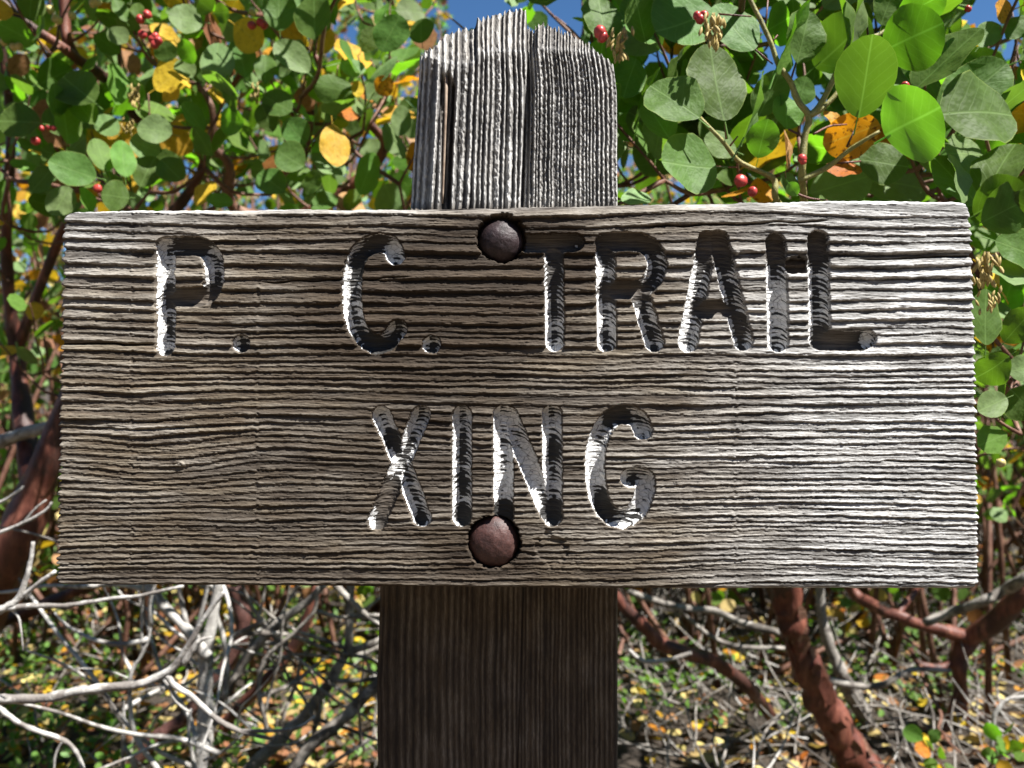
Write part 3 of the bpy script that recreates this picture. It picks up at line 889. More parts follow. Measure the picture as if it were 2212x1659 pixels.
def finish_leaves(root, hand, rand, limit, seed, stuff_name='foliage'):
    """the leaves that show largest become parts of their own, the rest one mass"""
    rg = random.Random(seed)
    base = root.location
    def size(m):
        c = m[0] @ Vector((0, .5, 0)); px, py, d = project(c)
        if not (-60 < px < 2270 and -60 < py < 1720) or hidden_by_sign(px, py): return 0
        return m[0].to_3x3().col[1].length / d
    rand = sorted(rand, key=size, reverse=True)
    n = max(0, limit - len(hand))
    for M, kind in hand + rand[:n]:
        o = bpy.data.objects.new('leaf', leaf_mesh(kind, rg.randrange(len(SHAPES))))
        COL.objects.link(o); o.parent = root
        o.matrix_local = Matrix.Translation(-base) @ M
    if rand[n:]:
        o = leaf_mass(stuff_name, rand[n:], root, base, SMALL, seed)
        o['kind'] = 'stuff'

def pick_kind(rg, ws): 
    r = rg.random() * sum(ws.values())
    for k, v in ws.items():
        r -= v
        if r <= 0: return k
    return k

def rand_dir(rg):
    while True:
        v = Vector((rg.uniform(-1, 1), rg.uniform(-1, 1), rg.uniform(-1, 1)))
        if .1 < v.length < 1: return v.normalized()

def spray(base, d, length, n, size, kinds, rg, keep=None):
    """a leafy twig: strand + leaf places"""
    pts = [base]; p = base.copy(); dd = d.normalized()
    steps = 4
    for i in range(steps):
        dd = (dd + rand_dir(rg) * .22 + Vector((0, 0, .10))).normalized()
        p = p + dd * length / steps
        pts.append(p.copy())
    leaves = []
    a0 = rg.uniform(0, 6)
    for i in range(n):
        t = 0.15 + .85 * (i + rg.uniform(-.2, .2)) / max(n - 1, 1)
        t = min(max(t, .05), 1)
        k = min(int(t * steps), steps - 1); f = t * steps - k
        q = pts[k].lerp(pts[k + 1], f); tw = (pts[k + 1] - pts[k]).normalized()
        a = a0 + i * 2.4
        o = tw.orthogonal().normalized()
        side = Matrix.Rotation(a, 3, tw) @ o
        ax = (side * rg.uniform(.7, 1.1) + tw * rg.uniform(.3, .9) + Vector((0, 0, rg.uniform(-.1, .35)))).normalized()
        nm = (Vector((rg.gauss(0, .7), rg.gauss(-.45, .6), rg.gauss(.35, .5)))).normalized()
        L = size * rg.uniform(.72, 1.18); W = L * rg.uniform(.74, .96)
        M = frame_matrix(q + ax * L * .2, ax, nm, L, W)
        if keep is None or keep(M @ Vector((0, .5, 0))):
            leaves.append((M, pick_kind(rg, kinds)))
    return (pts, [0.0017] + [0.0013] * (steps - 1) + [0.0007]), leaves

class Grower:
    """limbs and the fine twigs that link every leafy spray to the nearest limb"""
    def __init__(self, seed):
        self.rg = random.Random(seed); self.nodes = []; self.fine = []; self.leaves = []
    def add_limb(self, pts):
        for a, b in zip(pts[:-1], pts[1:]):
            n = max(2, int((b - a).length / .03))
            for i in range(n): self.nodes.append(a.lerp(b, i / n))
        self.nodes.append(pts[-1])
    def reach(self, T, size, kinds, nl, keep=None, twig=None):
        rg = self.rg
        best = min(self.nodes, key=lambda q: (q - T).length + max(0, q.z - T.z) * .9)
        d = T - best; L = d.length
        n = max(2, int(L / .05))
        pts = [best]
        for i in range(1, n + 1):
            t = i / n
            s = math.sin(PI * t)
            pts.append(best + d * t + (rand_dir(rg) * .010 * min(1, L / .15) + Vector((0, 0, -.10 * L * s))))
        self.fine.append((pts, [0.0022 + 0.010 * L * .5] + list(np.linspace(0.0022 + .006 * L * .5, .0017, n))))
        self.nodes += pts[1:]
        st, lv = spray(pts[-1], (d.normalized() * .6 + Vector((rg.gauss(0, .3), rg.gauss(-.15, .3), .55))), twig or rg.uniform(.07, .13), nl, size, kinds, rg, keep)
        self.fine.append(st); self.leaves += lv

def spots_to_pts(seq): return [at(*q) for q in seq]

# berries and buds
def ball(name, r, mat, seed=0):
    bm = bmesh.new()
    bmesh.ops.create_uvsphere(bm, u_segments=10, v_segments=7, radius=r)
    for v in bm.verts:
        v.co.z *= .88
        v.co *= 1 + .05 * float(noise(np.array(v.co.x * 400 + seed), np.array(v.co.y * 400), 5))
        if v.co.z > r * .8: v.co.z -= r * .12
    # calyx
    for k in range(5):
        a = k * 2 * PI / 5
        c, s_ = math.cos(a), math.sin(a)
        q = [bm.verts.new((c * r * .12, s_ * r * .12, -r * .86)), bm.verts.new((c * r * .5 - s_ * r * .16, s_ * r * .5 + c * r * .16, -r * .86)), bm.verts.new((c * r * .62 + s_ * r * .1, s_ * r * .62 - c * r * .1, -r * 1.0))]
        bm.faces.new(q)
    for f in bm.faces: f.smooth = True
    me = bpy.data.meshes.new(name); bm.to_mesh(me); bm.free(); me.materials.append(mat)
    return me
ME_BERRY, ME_PALE = ball('berry', .0048, M_BERRY), ball('berry', .0046, M_PALEBERRY, 7)
def berry(root, px, py, y, pale=False, s=1.0):
    o = bpy.data.objects.new('berry', ME_PALE if pale else ME_BERRY)
    COL.objects.link(o); o.parent = root
    o.location = at(px, py, y) - root.location
    o.rotation_euler = (px % 3, py % 2, 0); o.scale = (s, s, s)

def bud_cluster(root, px, py, y, seed, n=16, size=1.0):
    rg = random.Random(seed); size *= .62; n = int(n * 1.7); V, F = [], []
    top = at(px, py, y)
    for i in range(n):
        t = i / n
        c = top + Vector((rg.gauss(0, .0045) * (1 - .4 * t), rg.gauss(0, .004), -.026 * t * size - .002))
        ax = (Vector((rg.gauss(0, .35), rg.gauss(0, .35), -1))).normalized(); o = ax.orthogonal().normalized(); o2 = ax.cross(o)
        b = len(V)
        for (h, r) in ((-.004, .0004), (-.001, .0015), (.0025, .0017), (.0055, .0003)):
            for k in range(6):
                a = k * PI / 3
                V.append((c + (ax * h + (o * math.cos(a) + o2 * math.sin(a)) * r) * size))
        for j in range(3):
            for k in range(6): F.append((b + j * 6 + k, b + j * 6 + (k + 1) % 6, b + j * 6 + 6 + (k + 1) % 6, b + j * 6 + 6 + k))
    V = np.array([tuple(v - root.location) for v in V])
    link('flower_bud_cluster', np_mesh('flower_bud_cluster', V, np.array(F)), root, M_BUD)

def rad(zw, y): return zw * .5 * ppm(y)

# ------------------------------------------------------------------ manzanita on the right: trunk low behind the sign, fresh leafy top
def z3(x, y): return (1283 + .42 * x, .42 * y)
def z5(x, y): return (1283 + .42 * x, 1194.5 + .42 * y)
def right_shrub():
    rg = random.Random(11)
    g = Grower(12)
    foot = at(1930, 1760, 1.02); foot.z = float(ground_z(foot.x, foot.y)) - .02
    root = empty('manzanita_shrub', foot, 'manzanita with thick dark red trunk beneath the sign\'s right half, large fresh green leaves', 'shrub', 'manzanita shrubs behind the sign')
    T = spots_to_pts([(*z5(1420, 1230), 1.02), (*z5(1350, 1080), 1.0), (*z5(1240, 900), .98), (*z5(1150, 720), .96), (*z5(1060, 520), .94), (*z5(1010, 360), .92), (*z5(990, 180), .90), (1680, 1080, .80), (1700, 860, .62), (1730, 640, .42), (1742, 500, .26)])
    T[0] = foot
    tr = tubes('trunk', [(T, [.031, .030, .028, .026, .025, .023, .022, .019, .015, .010, .007])], root, M_TRUNK, foot, 16, .34, 9)
    # curling flakes of old bark
    for i in range(16):
        t = rg.uniform(1.1, 6.6); k = int(t)
        c = T[k].lerp(T[k + 1], t - k); ax = (T[k + 1] - T[k]).normalized()
        r0 = float(np.interp(t, range(11), [.031, .030, .028, .026, .025, .023, .022, .019, .015, .010, .007]))
        o = Vector((0, -1, 0)); o = (o - ax * o.dot(ax)).normalized(); o2 = ax.cross(o)
        a0, wd, ln = rg.uniform(-1.4, 1.1), rg.uniform(.35, .9), rg.uniform(.02, .055)
        V, F = [], []
        for u in range(5):
            for v in range(4):
                tu = u / 4 - .5; tv = v / 3
                lift = 1.03 + .02 * math.sin(u * 2 + i) + (.30 * rg.uniform(.6, 1) * max(0, tv - .45) ** 1.5 * 2)
                a = a0 + wd * tv * (1 - .5 * abs(tu))
                q = c + ax * (tu * ln * (1 + .3 * math.sin(v + i))) + (o * math.cos(a) + o2 * math.sin(a)) * r0 * lift - foot
                V.append(tuple(q))
        for u in range(4):
            for v in range(3): F.append((u * 4 + v, u * 4 + v + 1, u * 4 + 5 + v, u * 4 + 4 + v))
        fl = link('bark_flake', np_mesh('bark_flake', np.array(V), np.array(F)), tr, M_TWIG if i % 3 else M_REDBARK)
    # limb stubs and the two red limbs low down
    low = spots_to_pts([(*z5(1040, 480), .93), (*z5(820, 720), 1.05), (*z5(720, 630), 1.0), (*z5(600, 550), .95), (*z5(440, 505), .9), (*z5(330, 455), .88), (*z5(250, 370), .86), (*z5(140, 255), .85), (*z5(20, 60), .85)])
    low = [at(*z5(960, 900), 1.32)] + low[1:]
    tubes('branch', [(low, [rad(30, .95)] * 4 + [rad(30, .9)] * 3 + [rad(26, .85), rad(22, .85)])], root, M_REDBARK, foot, 10, .18)
    # upper stems, seen through the leaves
    y = .13
    stems = [
        [(1742, 500, .26), (*z3(1080, 1040), .16), (*z3(1070, 900), y), (*z3(1082, 720), y), (*z3(1105, 600), y), (*z3(1050, 520), y), (*z3(1010, 420), y), (*z3(950, 335), y), (*z3(915, 235), y), (*z3(868, 130), y), (*z3(805, 0), y), (*z3(770, -90), y)],
        [(*z3(1105, 600), y), (*z3(1160, 545), y), (*z3(1235, 400), y), (*z3(1300, 250), y), (*z3(1330, 120), y + .02)],
        [(*z3(1105, 600), y), (*z3(1170, 560), y), (*z3(1250, 480), y), (*z3(1300, 380), y), (*z3(1320, 250), y)],
        [(*z3(1060, 930), y), (*z3(1200, 860), y), (*z3(1330, 760), y - .01), (*z3(1470, 675), y - .02)],
        [(1742, 500, .26), (*z3(945, 1040), .14), (*z3(930, 930), y), (*z3(860, 885), y), (*z3(745, 830), y), (*z3(660, 725), y - .01), (*z3(545, 605), y - .01)],
        [(*z3(1300, 250), y), (*z3(1400, 200), y + .02), (*z3(1480, 170), y + .03), (*z3(1570, 90), y + .03), (*z3(1650, -40), y + .03)],
    ]
    rads = [16, 14, 12, 12, 14, 11]
    for st, r0 in zip(stems, rads):
        P = spots_to_pts(st)
        tubes('branch', [(P, list(np.linspace(r0 * 1.1, r0 * .55, len(P)) * .5 * ppm(.13)))], root, M_STEM, foot, 8, .12)
        g.add_limb(P)
    g.add_limb(T[7:])
    red = [[(*z3(640, 72), y), (*z3(810, 85), y)], [(*z3(830, 255), y), (*z3(920, 330), y)], [(*z3(1000, 665), y), (*z3(1050, 690), y), (*z3(1085, 720), y)], [(*z3(1130, 690), y), (*z3(1210, 650), y + .01), (*z3(1300, 640), y + .02)],
           [(*z3(610, 858), y), (*z3(735, 860), y)], [(*z3(1370, 830), y), (*z3(1240, 840), y)], [(*z3(1030, 990), y), (*z3(1110, 1020), y), (*z3(1200, 1030), y)], [(*z3(700, 750), y), (*z3(740, 700), y)], [(*z3(1410, 190), y), (*z3(1400, 80), y)],
           [(*z3(1300, 755), y), (*z3(1345, 660), y)], [(*z3(880, 160), y + .02), (*z3(895, 0), y + .02)], [(*z3(910, 225), y), (*z3(945, 180), y)], [(*z3(680, 715), y), (*z3(672, 615), y)], [(*z3(1010, 420), y), (*z3(1040, 320), y)]]
    tubes('leaf_stalks', [(spots_to_pts(s), [rad(5.0, y)] * (len(s) - 1) + [rad(3.5, y)]) for s in red], root, bpy.data.materials['red_manzanita_bark'], foot, 6, 0)['kind'] = 'stuff'
    H = []
    def h(b, t, w_, yy, kind='green', lit=1):
        H.append(hand_leaf(z3(*b), z3(*t), w_ * .42, yy, kind, lit, rg))
    h((620, 60), (300, 190), 300, .17, 'green', 1)
    h((825, 255), (620, 30), 230, .15, 'green', 1)
    h((540, 610), (300, 420), 265, .10, 'green', 1)
    h((675, 620), (590, 232), 285, .12, 'green', 1)
    h((630, 858), (335, 860), 300, .11, 'green', 1)
    h((1040, 325), (1125, 50), 195, .14, 'green', 0)
    h((940, 370), (1055, -30), 95, .12, 'young', 1)
    h((1310, 255), (1265, -110), 130, .12, 'green', 0)
    h((1312, 255), (1400, -120), 110, .11, 'glaucous', 1)
    h((1355, 605), (1455, 185), 215, .09, 'green', -1)
    h((1490, 270), (1800, 110), 290, .11, 'young', -1)
    h((1500, 705), (1765, 540), 370, .07, 'young', -1)
    h((1650, 455), (1990, 135), 150, .13, 'green', 0)
    h((1790, 590), (2090, 360), 250, .13, 'green', 1)
    h((1780, 585), (2200, 560), 370, .10, 'green', 1)
    h((1890, 1045), (1860, 790), 130, .10, 'glaucous', 1)
    h((1990, 1060), (1750, 800), 210, .14, 'green', 1)
    h((2010, 1015), (2170, 705), 165, .12, 'green', 1)
    h((1955, 1110), (2230, 960), 250, .10, 'green', -1)
    h((845, 812), (895, 612), 140, .10, 'young', -1)
    h((990, 665), (985, 490), 160, .15, 'young', 1)
    h((850, 600), (960, 375), 150, .16, 'green', 0)
    h((755, 750), (915, 385), 48, .09, 'glaucous', 1)
    h((990, 870), (985, 665), 60, .10, 'dry', 1)
    h((390, 720), (265, 530), 165, .18, 'young', 1)
    h((735, 780), (570, 710), 130, .2, 'glaucous', 1)
    h((1110, 990), (1400, 930), 210, .22, 'glaucous', 1)
    h((1370, 930), (1740, 950), 240, .24, 'glaucous', 1)
    h((1365, 825), (1620, 850), 210, .16, 'green', 0)
    h((1470, 645), (1180, 740), 200, .15, 'orange', -1)
    h((1380, 870), (1200, 850), 90, .16, 'orange', 1)
    h((1270, 660), (1185, 570), 70, .16, 'orange', 1)
    h((1060, 540), (1090, 395), 130, .17, 'green', 0)
    h((60, 215), (40, -30), 190, .19, 'green', 1)
    h((270, 215), (190, -40), 170, .17, 'green', 0)
    h((215, 300), (140, 520), 150, .22, 'green', 1)
    h((250, 320), (170, 190), 150, .24, 'young', -1)
    h((140, 1030), (300, 1005), 90, .16, 'glaucous', 1)
    h((1480, 130), (1530, -60), 170, .13, 'green', 0)
    h((1570, 95), (1800, -40), 170, .12, 'young', -1)
    h((2095, 120), (2120, -10), 95, .20, 'orange', 1)
    h((2200, 420), (2160, 330), 90, .24, 'orange', 1)
    h((1955, 330), (2040, 315), 50, .22, 'orange', 1)
    h((1980, 240), (2060, 130), 110, .2, 'glaucous', 1)
    h((2120, 200), (2230, 90), 100, .2, 'green', 0)
    h((2050, 1110), (2240, 1010), 150, .15, 'green', 0)
    h((800, 1000), (930, 980), 130, .26, 'orange', 1)
    h((960, 900), (1060, 985), 90, .10, 'green', 0)
    h((1000, 940), (1045, 1000), 60, .09, 'young', -1)
    h((1800, 520), (1830, 400), 60, .14, 'dry', 0)
    h((1540, 480), (1590, 440), 60, .14, 'young', 1)
    h((1190, 1025), (1160, 1035), 50, .14, 'young', 1)
    # down the right end of the board (picture units)
    def hd(b, t, w_, yy, kind='green', lit=1):
        H.append(hand_leaf(b, t, w_, yy, kind, lit, rg))
    hd((2120, 480), (2235, 430), 95, .10, 'green', -1)
    hd((2150, 520), (2260, 560), 80, .12, 'green', 0)
    hd((2230, 600), (2120, 590), 55, .12, 'glaucous', 1)
    hd((2120, 575), (2190, 650), 40, .14, 'yellow', 1)
    hd((2130, 745), (2128, 625), 75, .10, 'green', 1)
    hd((2170, 740), (2235, 665), 75, .12, 'green', -1)
    hd((2180, 770), (2110, 820), 75, .10, 'green', -1)
    hd((2175, 860), (2105, 890), 50, .13, 'glaucous', 1)
    hd((2185, 840), (2240, 900), 80, .14, 'green', 0)
    hd((2240, 790), (2180, 800), 50, .14, 'glaucous', 1)
    # loose sprays deeper in
    gaps = [(1700, 205, 75, 80), (1665, 130, 26, 60), (2170, 40, 90, 55), (2185, 135, 50, 60), (1755, 262, 30, 40), (1420, 110, 26, 40), (990, 28, 70, 40), (1215, 30, 40, 40), (1910, 30, 40, 36)]
    def keep(P):
        px, py, d = project(P)
        return all(((px - a) / (c + 12)) ** 2 + ((py - b) / (e + 12)) ** 2 > 1 for a, b, c, e in gaps)
    kinds = {'green': 5, 'glaucous': 3, 'young': 2.4, 'yellow': .6, 'orange': .4}
    for i in range(124):
        while True:
            px, py, yy = rg.uniform(1330, 2300), (rg.uniform(-30, 490) if i < 108 else rg.uniform(-420, -120)), (rg.uniform(.21, .56) if i < 108 else rg.uniform(.15, .5))
            if keep(at(px, py, yy)): break
        g.reach(at(px, py, yy), .052, kinds, rg.randint(5, 8), keep)
    for i in range(26):
        g.reach(at(rg.uniform(2130, 2330), rg.uniform(430, 980), rg.uniform(.18, .6)), .040, kinds, rg.randint(4, 7))
    for i in range(84):  # sprays hidden behind the board, added to shade the ground beyond
        g.reach(at(rg.uniform(1150, 2200), rg.uniform(500, 1120), rg.uniform(.7, 1.5)), .040, kinds, rg.randint(5, 8))
    for i in range(16):
        g.reach(at(rg.uniform(1000, 1420), rg.uniform(-20, 420), rg.uniform(.4, .75)), .038, kinds, 5, keep)
    tubes('twigs', g.fine, root, M_TWIG, foot, 5, .1, 3)['kind'] = 'stuff'
    finish_leaves(root, H, g.leaves, 290, 5)
    for x, y_, s in ((545, 98, 1), (565, 78, .9), (530, 80, .85), (30, 165, 1.3), (45, 190, 1.1), (755, 930, 1.3), (815, 985, 1), (1600, 440, .8), (1070, 815, .9), (1075, 830, .7), (1925, 45, .7)):
        berry(root, *z3(x, y_), .12, False, s * .8)
    bud_cluster(root, *z3(610, 60), .10, 1, 22, 1.3)
    bud_cluster(root, *z3(125, 150), .14, 2, 20, 1.3)
    bud_cluster(root, 2128, 545, .06, 4, 22, 1.2)
    bud_cluster(root, 2140, 620, .07, 6, 10, .9)
    berry(root, 2162, 1000, .14, True, .8)
right_shrub()

# ------------------------------------------------------------------ manzanita on the left
def z1(x, y): return (.42 * x, .42 * y)
def z4(x, y): return (.4 * x, 1194.5 + .4 * y)
def left_shrub():
    rg = random.Random(21)
    g = Grower(22)
    foot = at(-180, 1620, .95); foot.z = float(ground_z(foot.x, foot.y)) - .02
    root = empty('manzanita_shrub', foot, 'manzanita with bent red limbs at the left edge, small green and yellow leaves, berries', 'shrub', 'manzanita shrubs behind the sign')
    y = .78
    limbs = [
        ([(-180, 1620, .95), (-70, 1400, .85), (20, 1205, y), (75, 1060, y), (140, 900, y), (230, 700, y), (330, 520, .80), (430, 380, .78), (470, 240, .72), (540, 130, .68)], [.034, .032, .03, .028, .023, .017, .010, .007, .005, .003], M_REDBARK),
        ([(75, 1060, y), (50, 900, .85), (35, 760, .88), (20, 640, .86), (14, 480, .82), (24, 300, .78), (10, 150, .75), (-20, -40, .72)], [.017, .015, .012, .009, .008, .007, .006, .004], M_REDBARK),
        ([(35, 760, .88), (110, 560, .86), (150, 470, .82), (215, 300, .75), (245, 190, .7), (255, 90, .68), (240, -30, .66)], [.009, .008, .007, .0065, .006, .005, .004], M_REDBARK),
        ([(230, 700, y), (480, 560, .76), (640, 480, .72), (760, 400, .70), (830, 320, .68), (800, 270, .66), (757, 238, .62), (740, 205, .6), (700, 165, .58), (680, 118, .57)], [.016, .013, .011, .009, .007, .006, .0055, .005, .004, .003], M_REDBARK),
        ([(*z1(1800, 565), .64), (*z1(1700, 590), .63), (*z1(1500, 560), .62)], [.0045, .004, .003], M_REDBARK),
        ([(640, 480, .72), (505, 450, .68), (*z1(1180, 850), .64), (*z1(1100, 750), .62), (*z1(1090, 560), .6), (*z1(1020, 430), .6)], [.010, .008, .006, .005, .004, .003], M_TWIG),
        ([(-60, -20, .55), (0, 2, .56), (*z1(120, 110), .57), (*z1(310, 235), .58), (*z1(440, 330), .62), (*z1(560, 420), .68), (300, 260, .74)], [.0055, .0055, .0055, .006, .007, .008, .008], M_REDBARK),
        ([(*z1(330, -20), .6), (*z1(335, 120), .6), (*z1(345, 210), .6), (*z1(390, 290), .61)], [.006, .0065, .007, .006], M_REDBARK),
    ]
    for st, rr, m in limbs:
        P = spots_to_pts(st)
        tubes('branch' if st is not limbs[0][0] else 'trunk', [(P, rr)], root, m, foot, 10, .2)
        g.add_limb(P)
    H = []
    def h(b, t, w_, yy, kind='green', lit=1):
        H.append(hand_leaf(z1(*b), z1(*t), w_ * .42, yy, kind, lit, rg))
    Y = .45
    h((1042, 115), (868, 100), 155, Y, 'glaucous', 1)
    h((1090, 60), (1030, 0), 100, Y, 'green', -1); h((1105, 70), (1185, 60), 85, Y, 'green', -1)
    h((1205, 125), (1350, 235), 150, Y, 'yellow', -1)
    h((1615, 205), (1615, -40), 180, .4, 'green', 0)
    h((1440, 160), (1430, -40), 150, .42, 'green', 1)
    h((1965, 265), (2060, 80), 175, .42, 'green', 0); h((2170, 220), (2160, 95), 120, .44, 'green', 0)
    h((1110, 440), (1120, 215), 145, Y, 'glaucous', 1)
    h((485, 525), (310, 370), 190, .43, 'green', 1)
    h((208, 635), (-10, 610), 170, .42, 'green', 1)
    h((485, 640), (385, 500), 110, .44, 'young', 1)
    h((345, 740), (330, 540), 62, .44, 'young', 1)
    h((300, 600), (262, 430), 45, .44, 'green', 0)
    h((590, 535), (615, 330), 48, .44, 'young', 1)
    h((555, 880), (490, 715), 85, .43, 'young', 1); h((645, 910), (625, 725), 80, .43, 'young', 1)
    h((495, 912), (252, 845), 160, .42, 'green', 1)
    h((665, 1015), (520, 1000), 150, .42, 'green', 1)
    h((355, 960), (270, 1110), 120, .44, 'glaucous', 1)
    h((885, 690), (705, 650), 140, .46, 'glaucous', 1); h((825, 780), (668, 730), 130, .48, 'glaucous', 1)
    h((720, 960), (800, 800), 125, .45, 'green', 1); h((930, 930), (830, 815), 120, .46, 'green', 0)
    h((1085, 800), (1005, 650), 90, .44, 'green', -1)
    h((1215, 575), (1165, 385), 80, .43, 'green', -1)
    h((1260, 400), (1230, 220), 120, .47, 'green', 1)
    h((1585, 375), (1420, 230), 130, .46, 'glaucous', 1)
    h((1360, 430), (1370, 275), 95, .46, 'green', 1)
    h((1500, 570), (1350, 490), 135, .46, 'green', 0); h((1400, 680), (1350, 530), 95, .46, 'green', 0)
    h((1570, 740), (1470, 620), 130, .46, 'green', 0); h((1560, 860), (1420, 770), 150, .45, 'green', 0)
    h((1460, 990), (1335, 880), 130, .45, 'green', 0); h((1580, 1000), (1640, 880), 90, .46, 'green', 0)
    h((1600, 1070), (1735, 1010), 100, .46, 'green', 1)
    h((1710, 640), (1730, 860), 120, .42, 'yellow', 1)
    h((1010, 1060), (1100, 930), 95, .44, 'yellow', 1)
    h((840, 520), (925, 465), 75, .47, 'yellow', 1); h((985, 460), (860, 380), 34, .46, 'yellow', 1)
    h((560, 150), (650, 215), 90, .45, 'glaucous', 1)
    h((1810, 395), (1815, 300), 110, .46, 'glaucous', 1)
    h((1200, 1040), (1060, 1040), 80, .43, 'young', 1)
    h((455, 1090), (435, 960), 34, .44, 'young', 1)
    h((275, 790), (215, 770), 90, .44, 'green', 1); h((270, 860), (160, 985), 130, .46, 'green', 0)
    h((1850, 1000), (1930, 790), 90, .48, 'young', 1); h((2050, 700), (2065, 550), 90, .48, 'glaucous', 1)
    h((1940, 480), (2010, 400), 90, .48, 'orange', -1); h((1840, 500), (1835, 420), 55, .47, 'yellow', 1)
    h((605, 690), (500, 600), 100, .48, 'glaucous', 1)
    h((940, 200), (990, 330), 90, .47, 'young', -1); h((990, 400), (920, 300), 90, .48, 'glaucous', 1)
    h((840, 210), (870, 320), 100, .5, 'green', 0); h((650, 110), (590, 10), 60, .47, 'green', 1); h((720, 100), (700, 5), 60, .47, 'green', 1)
    h((2000, 20), (1930, 120), 60, .46, 'young', 1)
    kinds = {'green': 4, 'glaucous': 5, 'young': 2.6, 'yellow': 1.7, 'orange': .5, 'dry': .8}
    gaps = [(975, 20, 45, 30)]
    def keep(P):
        px, py, d = project(P)
        return all(((px - a) / (c + 25)) ** 2 + ((py - b) / (e + 25)) ** 2 > 1 for a, b, c, e in gaps)
    for i in range(190):
        px = rg.uniform(-80, 940); py = rg.uniform(-30, 520) if i < 140 else rg.uniform(-420, -30)
        g.reach(at(px, py, rg.uniform(.50, 1.0) if i < 140 else rg.uniform(.35, .9)), .046, kinds, rg.randint(4, 8), keep)
    for i in range(50):  # more sprays out of sight behind the board, added for ground shade
        g.reach(at(rg.uniform(170, 1150), rg.uniform(500, 1120), rg.uniform(.7, 1.5)), .040, kinds, rg.randint(5, 8))
    for i in range(16):
        g.reach(at(rg.uniform(-80, 120), rg.uniform(480, 820), rg.uniform(.6, 1.2)), .036, kinds, rg.randint(4, 7))
    tubes('twigs', g.fine, root, M_TWIG, foot, 5, .1, 3)['kind'] = 'stuff'
    finish_leaves(root, H, g.leaves, 290, 6)
    for x, y_ in ((722, 98), (758, 74), (785, 205), (800, 190), (812, 210), (795, 228), (732, 178), (1340, 115), (1357, 128), (1295, 130), (503, 970), (182, 725), (250, 655), (275, 660), (215, 660)):
        berry(root, *z1(x, y_), .43, False, 1.05 if x not in (250, 275, 215) else .7)
    for x, y_ in ((257, 50), (371, 80), (72, 240), (100, 238), (62, 200), (285, 95), (300, 105), (478, 18), (500, 10), (1300, 60), (20, 215)):
        berry(root, *z1(x, y_), .5, True, 1.15)
    bud_cluster(root, *z1(2105 - 1450, 600), .45, 8, 12, 1.0)
    bud_cluster(root, *z1(690, 430), .46, 9, 18, 1.5)
    bud_cluster(root, *z1(1320, 430), .46, 10, 12, 1.2)
left_shrub()

# ------------------------------------------------------------------ a third one, its red limbs low at the right edge
def far_right_shrub():
    rg = random.Random(31); g = Grower(32)
    foot = at(*z5(1905, 900), 1.25); foot.z = float(ground_z(foot.x, foot.y)) - .02
    root = empty('manzanita_shrub', foot, 'low manzanita with twisted red limbs and few leaves at the right edge of the picture', 'shrub', 'manzanita shrubs behind the sign')
    y = 1.2
    L = [([(*z5(1905, 930), 1.25), (*z5(1880, 640), y), (*z5(1885, 530), y), (*z5(1930, 440), y), (*z5(2080, 330), 1.15), (*z5(2230, 200), 1.1), (2330, 1180, 1.1), (2420, 1000, 1.1)], [.012, .014, .017, .021, .021, .02, .017, .012]),
         ([(*z5(1930, 440), y), (*z5(1850, 415), y), (*z5(1700, 375), y), (*z5(1560, 325), y), (*z5(1450, 280), 1.25), (*z5(1340, 205), 1.3), (*z5(1240, 60), 1.3)], [.014, .014, .012, .012, .012, .012, .01]),
         ([(*z5(1885, 530), y), (*z5(1790, 590), y), (*z5(1680, 575), y), (*z5(1630, 500), 1.25)], [.009, .009, .008, .005]),
         ([(*z5(1905, 930), 1.25), (*z5(1850, 960), y), (*z5(1815, 880), y), (*z5(1850, 760), y), (*z5(1890, 640), y)], [.004, .006, .006, .007, .008]),
         ([(*z5(1560, 325), y), (*z5(1600, 260), 1.22), (*z5(1650, 200), 1.25), (*z5(1700, 60), 1.25)], [.008, .007, .006, .004]),
         ([(2330, 1180, 1.1), (2250, 1000, 1.0), (2200, 850, .95), (2170, 700, .9)], [.012, .009, .007, .004])]
    for st, rr in L:
        P = spots_to_pts(st)
        tubes('branch', [(P, rr)], root, M_REDBARK, foot, 10, .22); g.add_limb(P)
    kinds = {'green': 5, 'glaucous': 3, 'young': 2, 'yellow': 1.5, 'orange': .6}
    for i in range(16):
        g.reach(at(rg.uniform(2090, 2400), rg.uniform(700, 1150), rg.uniform(1.0, 1.5)), .034, kinds, rg.randint(4, 6))
    # fresh shoots at the foot of it, bottom right corner
    for px, py in ((2120, 1640), (2160, 1650), (2205, 1630), (2100, 1690), (2040, 1660)):
        g.reach(at(px, py, .75), .026, {'green': 3, 'young': 3, 'orange': .6, 'yellow': .6}, 6, None, .05)
    tubes('twigs', g.fine, root, M_TWIG, foot, 5, .1, 3)['kind'] = 'stuff'
    finish_leaves(root, [], g.leaves, 200, 7)
far_right_shrub()

